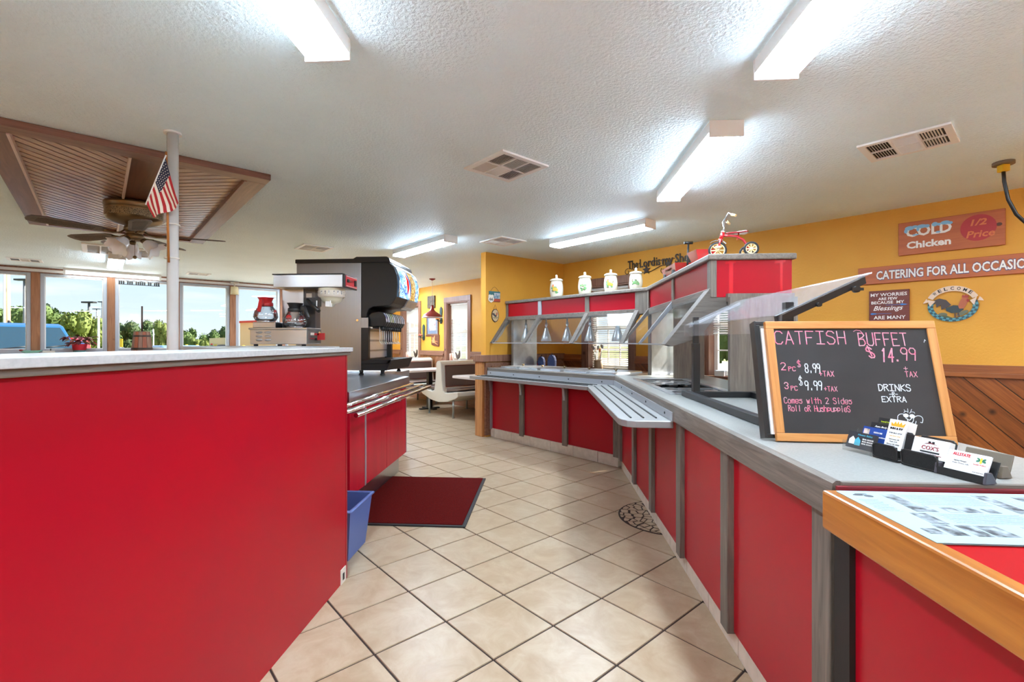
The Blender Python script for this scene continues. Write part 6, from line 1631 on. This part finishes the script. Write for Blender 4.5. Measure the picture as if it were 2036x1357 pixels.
ph.p('pot', MB().lathe([(0,0),(.075,0),(.077,.05),(.082,.05),(.098,.145),(.102,.15),(.096,.152),(.09,.14),(0,.14)]), rgb(206,40,66,.3))
ph.p('pot_band', MB().lathe([(.0765,.0),(.0785,.05)]), rgb(70,110,110,.4))
rg = random.Random(11)
lcol = [rgb(110,34,34,.6), rgb(150,64,48,.6), rgb(84,30,34,.6), rgb(168,150,110,.6), rgb(140,40,50,.6)]
def leaf(c, yaw, pitch, L, wd):
    m = MB(); m.M = Matrix.Translation(c) @ Matrix.Rotation(yaw, 4, 'Z') @ Matrix.Rotation(pitch, 4, 'Y')
    P = [(0,0,0),(L*.3,wd*.5,.01),(L*.65,wd*.5,.006),(L,0,-.015),(L*.65,-wd*.5,.006),(L*.3,-wd*.5,.01),(L*.5,0,-.004)]
    return m.add(P, [(0,1,6),(1,2,6),(2,3,6),(3,4,6),(4,5,6),(5,0,6)])
for k in range(64):
    a = rg.uniform(0, 2*PI); e = rg.uniform(-.25, 1.1); R = rg.uniform(.05, .14)
    c = (R*math.cos(a)*.8, R*math.sin(a)*1.25, .165+.10*math.sin(e)+rg.uniform(-.01,.03))
    ph.p('leaf', leaf(c, a+rg.uniform(-.6,.6), rg.uniform(-.5,.7), rg.uniform(.07,.11), rg.uniform(.05,.075)), lcol[k % 5])
ph.p('stems', MB().tube([(0,0,.13),(.03,.05,.22)], .004, 5).tube([(0,0,.13),(-.04,-.05,.22)], .004, 5).tube([(0,0,.13),(.02,-.06,.21)], .004, 5), rgb(90,60,40), kind=None)
ck = T('butter_churn', 'old wooden butter churn with a long dark dasher stick on the sill', 'churn', W, (-5.45, -4.76, LZ), own=True)
for k in range(14):
    a0_, a1_ = 2*PI*k/14+.02, 2*PI*(k+1)/14-.02
    q = MB(); z0_, z1_, r0_, r1_ = .0, .36, .155, .115
    q.add([(r0_*math.cos(a0_),r0_*math.sin(a0_),z0_),(r0_*math.cos(a1_),r0_*math.sin(a1_),z0_),(r1_*math.cos(a1_),r1_*math.sin(a1_),z1_),(r1_*math.cos(a0_),r1_*math.sin(a0_),z1_),
           (.85*r0_*math.cos(a0_),.85*r0_*math.sin(a0_),z0_),(.85*r0_*math.cos(a1_),.85*r0_*math.sin(a1_),z0_),(.85*r1_*math.cos(a1_),.85*r1_*math.sin(a1_),z1_),(.85*r1_*math.cos(a0_),.85*r1_*math.sin(a0_),z1_)],
          [(0,1,2,3),(7,6,5,4),(3,2,6,7),(0,4,5,1),(1,5,6,2),(0,3,7,4)])
    ck.p('stave', q, M_churn if 0 else (M_ch1 if k % 3 else M_ch2)) if 'M_ch1' in globals() else (globals().update(M_ch1=wood('churn_wood', lin(112,78,62), lin(146,108,88), 2, 1, .6), M_ch2=wood('churn_wood_red', lin(128,66,44), lin(160,90,60), 2, 1, .6)), ck.p('stave', q, M_ch2))
ck.p('hoop', MB().lathe([(.1525,.05),(.1485,.085)], n=28), M_iron); ck.p('hoop', MB().lathe([(.128,.27),(.124,.30)], n=28), M_iron)
ck.p('lid', MB().cyl((0,0,.35),(0,0,.365),.11), M_iron)
ck.p('dasher', MB().cyl((0,0,.36),(.01,.0,.80),.013), rgb(70,52,46))
vr = T('vent_strip', 'black slotted strip hanging at the top of the middle front window', 'vent', W, (-5.72, -4.78, 2.285), own=True)
q = MB().box(-.012,.0,-.29,.29,.025,.04).box(-.012,0,-.29,.29,-.04,-.03)
for k in range(20):
    if k in (3, 7, 13, 16): continue
    q.box(-.012, 0, -.285+k*.0288, -.285+k*.0288+.021, -.03, .025)
vr.p('slotted_plate', q, M_blackm)
wl = T('wall_canister', 'small cream canister lamp hanging at the window header', 'lamp', W, (-5.60, -3.33, 2.17), own=True)
wl.p('shade', MB().lathe([(0,.15),(.058,.15),(.064,.14),(.070,.0),(.06,.0),(.055,.13),(0,.13)]), rgb(226,214,170,.35))
wl.p('bracket', MB().box(-.09,.05,-.07,.07,.222,.235).cyl((0,0,.15),(0,0,.225),.014), M_offw)
fgn = T('rooster_cookie_figure', 'tiny green and red rooster figure on the sill near the blue car', 'figurine', W, (-5.60, -3.78, LZ), own=True)
fgn.p('figure_body', MB().ball((0,.0,.07), .05, (.8,1,.9)).ball((0,.07,.10), .028), rgb(40,110,70)); fgn.p('comb', MB().ball((0,.07,.135), .020, (.6,1,1)), rgb(170,40,40)); fgn.p('foot', MB().cyl((0,0,0),(0,0,.03),.035), rgb(120,90,50))
# ------------------------------------------------------------ outdoors
GZ = -.25
M_grass = plain('grass_ground', lin(106,122,56), .95, c2=lin(130,140,74), ns=.4)
M_conc = plain('concrete_lot', lin(206,202,194), .9, c2=lin(194,190,182), ns=1.5)
def outW(a, b): return W.pt((a, b))
g = MB().box(-130, 130, -130, 130, GZ-.05, GZ); struct('ground', g, M_grass, W)
struct('pavement', MB().box(A0-16, A0-.2, -40, 30, GZ, GZ+.02).box(A0-.2, 30, .25, 14, GZ, GZ+.02), M_conc, W)
struct('road', MB().box(A0-48, A0-40, -90, 90, GZ, GZ+.02), plain('road_grey', lin(186,184,178), .9), W)
M_leafs = [plain('tree_leaves_%d' % i, c, .8, c2=c2_, ns=1.2) for i, (c, c2_) in enumerate(((lin(64,86,40), lin(92,112,56)), (lin(86,102,42), lin(116,126,60)), (lin(48,68,36), lin(72,92,46))))]
M_bark = plain('bark', lin(104,84,66), .9)
def crown_mesh(seed, n=2600):
    rg = random.Random(seed); m = MB(); vs, fs = [], []
    blobs = [(rg.uniform(-.55,.55), rg.uniform(-.55,.55), rg.uniform(.30,.86), rg.uniform(.20,.34)) for _ in range(16)]+[(0,0,.6,.40)]
    for i in range(n):
        bx, by, bz, br = rg.choice(blobs)
        th, ph_ = rg.uniform(0, 2*PI), math.acos(rg.uniform(-1,1)); r = br*rg.uniform(.75,1.05)
        c = Vector((bx+r*math.sin(ph_)*math.cos(th), by+r*math.sin(ph_)*math.sin(th), bz+r*.8*math.cos(ph_)))
        s_ = rg.uniform(.022,.045); u = Vector((rg.uniform(-1,1), rg.uniform(-1,1), rg.uniform(-1,1))).normalized(); v = u.orthogonal().normalized()
        k = len(vs); vs += [c+u*s_, c+v*s_, c-u*s_, c-v*s_]; fs.append((k,k+1,k+2,k+3))
    for bx, by, bz, br in blobs:
        q = MB(); q.ball((bx,by,bz), br*.86, (1,1,.8), 7); k = len(vs); vs += q.v; fs += [tuple(i+k for i in f) for f in q.f]
    me = bpy.data.meshes.new('crown'); me.from_pydata([tuple(v) for v in vs], [], fs); me.update()
    return me
crowns = [crown_mesh(5), crown_mesh(9), crown_mesh(14)]
tk = MB().tube([(0,0,-.02),(.01,0,.15),(-.01,.01,.30),(0,0,.5)], [.035,.028,.024,.015], 8).tube([(0,0,.2),(.15,.05,.42)], [.015,.006], 6).tube([(0,0,.25),(-.14,-.06,.45)], [.014,.006], 6)
tk_me = tk.build('trunk_tmp', M_bark); tkm = tk_me.data; bpy.data.objects.remove(tk_me)
cm = {}
def tree(label, u, dist, vtop, wpx, kind=0, mi=0, base=None):
    p = ray(u, dist, z=GZ)
    H_ = (680-vtop)/940*dist+EYE-GZ; wd = wpx/940*dist/1.5
    t = T('tree', label, 'tree', E, tuple(p), kind+dist, own=True, group=None)
    key = (kind, mi)
    if key not in cm: me = crowns[kind].copy(); me.materials.clear(); me.materials.append(M_leafs[mi]); cm[key] = me
    o = bpy.data.objects.new('crown', cm[key]); COL.objects.link(o); o.parent = t.e; o.scale = (wd, wd, H_*.93); o.location = (0,0,-H_*(.02 if base is None else base))
    o = bpy.data.objects.new('trunk', tkm); COL.objects.link(o); o.parent = t.e; o.scale = (H_*.7, H_*.7, H_)
tree('tall green tree at the picture edge behind the utility pole', 8, 54, 606, 80, 0, 0)
tree('tall green tree rising above the pickup windshield', 60, 42, 594, 72, 1, 0)
tree('broad green tree in the second front window, next to the wooden post', 112, 66, 602, 96, 2, 0)
tree('lighter yellow-green tree beyond the tall lamp posts', 162, 36, 614, 74, 0, 1)
tree('dark low tree behind the white pole', 196, 52, 636, 56, 1, 2)
tree('dark round tree behind the butter churn stick', 267, 56, 630, 66, 2, 2, .05)
tree('yellow-green tree just left of the steel column', 332, 44, 630, 44, 0, 1, .1)
tree('green tree right of the steel column', 372, 54, 636, 46, 1, 0, .15)
tree('bushy green tree above the tan slat fence', 418, 44, 644, 50, 2, 0, .15)
tree('green tree beside the window post above the fence', 446, 58, 640, 44, 0, 2, .15)
tree('young yellow-green sapling in front of the bushes', 410, 36, 660, 24, 1, 1, .1)
tree('small yellow-green bush near the steel column', 392, 38, 663, 26, 0, 1, .15)
for k, (a, b, h_) in enumerate(((-5.5,16,5.0),(-1.6,22,6.0),(1.2,15,4.2),(5.0,20,6.5),(.5,32,7))):
    t = T('tree', ['green tree outside the windows behind the booths','tall tree outside beyond the blinds','low tree outside seen through the buffet blind','tree outside right of the buffet window','tallest tree far outside the yellow wall'][k], 'tree', W, (a, b, GZ), k, own=True)
    o = bpy.data.objects.new('crown', cm[(k % 3, (0,2,1,0,2)[k])] if (k % 3, (0,2,1,0,2)[k]) in cm else list(cm.values())[k]); COL.objects.link(o); o.parent = t.e; o.scale = (h_*.7, h_*.7, h_)
    o = bpy.data.objects.new('trunk', tkm); COL.objects.link(o); o.parent = t.e; o.scale = (h_*.7, h_*.7, h_)
# poles
def pole(name, label, cat, u, dist, vtop, r, m, heads=0, hw=1.4):
    p = ray(u, dist, z=GZ); H_ = (680-vtop)/940*dist+EYE-GZ
    t = T(name, label, cat, E, tuple(p), YAW, own=True)
    t.p('shaft', MB().cyl((0,0,0),(0,0,H_),r,r*.7,10), m)
    if heads: t.p('lamp_head', MB().box(-hw*heads,-.0,-.15,.15,H_-.08,H_+.06) if heads < 0 else MB().box(-hw,hw,-.2,.2,H_-.05,H_+.08), M_blackm)
    return t
M_pole = plain('utility_pole_wood', lin(196,160,128), .8)
pole('utility_pole', 'wooden utility pole in the first front window', 'pole', 15, 24, 535, .13, M_pole)
up_ = pole('utility_pole', 'thin white pole beside the wooden utility pole', 'pole', 9, 23.5, 535, .06, M_white)
pole('street_lamp', 'dark lamp post above the pickup roof', 'street lamp', 49, 38, 557, .13, M_pole if 0 else rgb(110,112,116), 1, .7)
pole('street_lamp', 'dark double-headed lamp post above the coleus leaves', 'street lamp', 177, 40, 602, .12, rgb(90,92,96), 1, .5)
pole('street_lamp', 'thin lamp post farther back, with a short crossbar', 'street lamp', 192, 85, 615, .10, rgb(120,122,126), 1, .6)
pole('street_lamp', 'tall lamp post next to the wooden window post', 'street lamp', 203, 70, 601, .10, rgb(100,102,106), 1, .5)
pole('marker_pole', 'short white pole on the grass verge', 'pole', 196, 20, 630, .05, M_white)
pole('sign_post', 'thin grey sign post right of the churn', 'pole', 305, 30, 655, .04, M_white)
bs = T('bus_sign', 'small yellow sign by the road', 'sign', E, tuple(ray(238, 40, z=GZ)), YAW, own=True)
bs.p('sign_plate', MB().box(-.25,.25,-.02,.02,1.05,1.75), rgb(232,190,40)); bs.p('post', MB().cyl((0,0,0),(0,0,1.05),.04), M_zinc)
for k, u in enumerate((371, 392, 428, 484)):
    p = ray(u, 30 if k < 3 else 24, z=GZ)
    t = T('bollard', ['yellow bollard right of the steel column','yellow bollard in front of the bushes','yellow bollard before the tan fence','yellow bollard at the tan building'][k], 'bollard', E, tuple(p), own=True, group='yellow bollards in the lot')
    t.p('bollard_post', MB().cyl((0,0,0),(0,0,1.28),.09), rgb(232,196,50)); t.p('cap', MB().ball((0,0,1.28), .09, (1,1,.5), 8), rgb(232,196,50))
tc_ = T('trash_can', 'dark trash can in front of the tan fence', 'trash can', E, tuple(ray(442, 26, z=GZ)), own=True)
tc_.p('can_body', MB().lathe([(0,0),(.28,0),(.32,1.15),(0,1.15)]), rgb(50,54,60)); tc_.p('can_lid', MB().lathe([(.34,1.15),(.34,1.22),(.2,1.32),(0,1.34)]), rgb(40,44,50))
pA, pB = ray(416, 34, z=GZ), ray(456, 28, z=GZ)
dv = (pB-pA); L_ = dv.length; ang = math.atan2(dv.y, dv.x)
fe = T('slat_fence', 'tan upright board fence beyond the lot', 'fence', E, tuple(pA), ang, own=True)
me_f = None
for k in range(int(L_/.22)):
    if me_f is None: o = fe.p('board', MB().box(0,.19,0,.03,0,1.75), rgb(206,186,156,.8)); me_f = o.data
    else: o = bpy.data.objects.new('board', me_f); COL.objects.link(o); o.parent = fe.e
    o.location = (k*.22, 0, 0)
fe.p('fence_rail', MB().box(0,L_,.03,.07,.35,.45).box(0,L_,.03,.07,1.3,1.4), rgb(180,160,130,.8))
bp_ = ray(506, 26, z=GZ)
bl_ = T('brick_building', 'tan building with a red roof edge beyond the right front window', 'building', E, (bp_.x, bp_.y, GZ), YAW+.12, own=True)
bl_.p('building_wall', MB().box(-.75,9,0,6,0,2.55), rgb(224,186,140,.8)); bl_.p('white_fascia', MB().box(.9,9.1,-.2,6.2,1.95,2.3), M_white); bl_.p('roof_edge', MB().ext([(-.9,2.52),(9.1,2.95),(9.1,3.05),(-.9,2.62)], 'y', -.25, 6.2), rgb(190,60,44,.6))
for x in (2.2, 4.5): bl_.p('building_window', MB().box(x,x+1.2,-.03,0,.9,1.8), rgb(80,100,110,.2))
# vehicles
M_blue = plain('blue_car_paint', lin(42,96,150), .25, .3, coat=.6)
M_lblue = plain('light_blue_car_paint', lin(120,160,200), .2, .2, coat=.8)
M_tint = plain('tinted_glass', lin(34,58,72), .06, .2, coat=.8)
def truck(label, p, ang, paint, k=1.0, name='pickup_truck'):
    t = T(name, label, 'truck', E, tuple(p), ang, own=True)
    s = lambda pts: [(x*k, z*k) for x, z in pts]
    t.p('body', MB().ext(s([(-2.7,.45),(2.55,.45),(2.65,.65),(2.6,1.02),(1.35,1.12),(-2.7,1.10)]), 'y', -.95*k, .95*k), paint, .05)
    t.p('cab', MB().ext(s([(-1.0,1.10),(1.35,1.12),(.65,1.72),(.45,1.78),(-.65,1.78),(-.9,1.68)]), 'y', -.78*k, .78*k), paint, .05)
    t.p('windshield', MB().add([(1.36*k,-.72*k,1.15*k),(1.36*k,.72*k,1.15*k),(.76*k,.66*k,1.68*k),(.76*k,-.66*k,1.68*k)], [(0,1,2,3)]), M_tint)
    for s_ in (-1, 1):
        t.p('side_window', MB().add([(-.80*k,s_*.80*k,1.18*k),(.98*k,s_*.80*k,1.18*k),(.55*k,s_*.80*k,1.66*k),(-.72*k,s_*.80*k,1.66*k)], [(0,1,2,3)]), M_tint)
        t.p('wing_mirror', MB().box(.75*k,.95*k,s_*.98*k-.14*k,s_*.98*k+.14*k,1.12*k,1.34*k), paint, .03)
        t.p('headlamp', MB().box(2.55*k,2.66*k,s_*.68*k-.18*k,s_*.68*k+.18*k,.75*k,.92*k), M_offw)
        for x in (-1.75, 1.7): t.p('wheel', MB().cyl((x*k,s_*.80*k,.38*k),(x*k,s_*.98*k,.38*k),.38*k,n=24), M_rubber)
    t.p('wiper', MB().tube([(1.36*k,-.6*k,1.16*k),(1.28*k,.1*k,1.24*k)], .012).tube([(1.36*k,-.0*k,1.16*k),(1.28*k,.6*k,1.24*k)], .012), M_black)
    t.p('antenna_fin', MB().ext([(.0,1.78*k),(-.18,1.78*k),(-.16,1.86*k)], 'y', -.02, .02), M_dark)
    t.p('seat_row', MB().box(-.4*k,-.1*k,-.6*k,.6*k,1.1*k,1.5*k), M_dark)
    return t
truck('blue pickup truck parked facing the first front window', ray(22, 13.2, z=GZ+.02), math.radians(-22), M_blue, 1.12)
truck('light blue car with a low smooth roof outside the middle front windows', ray(352, 16.5, z=GZ+.02), math.radians(-32), M_lblue, .76, 'parked_car')
truck('dark red car parked beyond the pickup mirror', ray(118, 21, z=GZ+.02), math.radians(-150), rgb(150,30,34,.25), .93, 'parked_car')
truck('dark pickup parked outside the window behind the buffet', W.pt((2.9, 8.0, GZ+.02)), math.radians(-45), rgb(70,66,66,.3), 1.0)
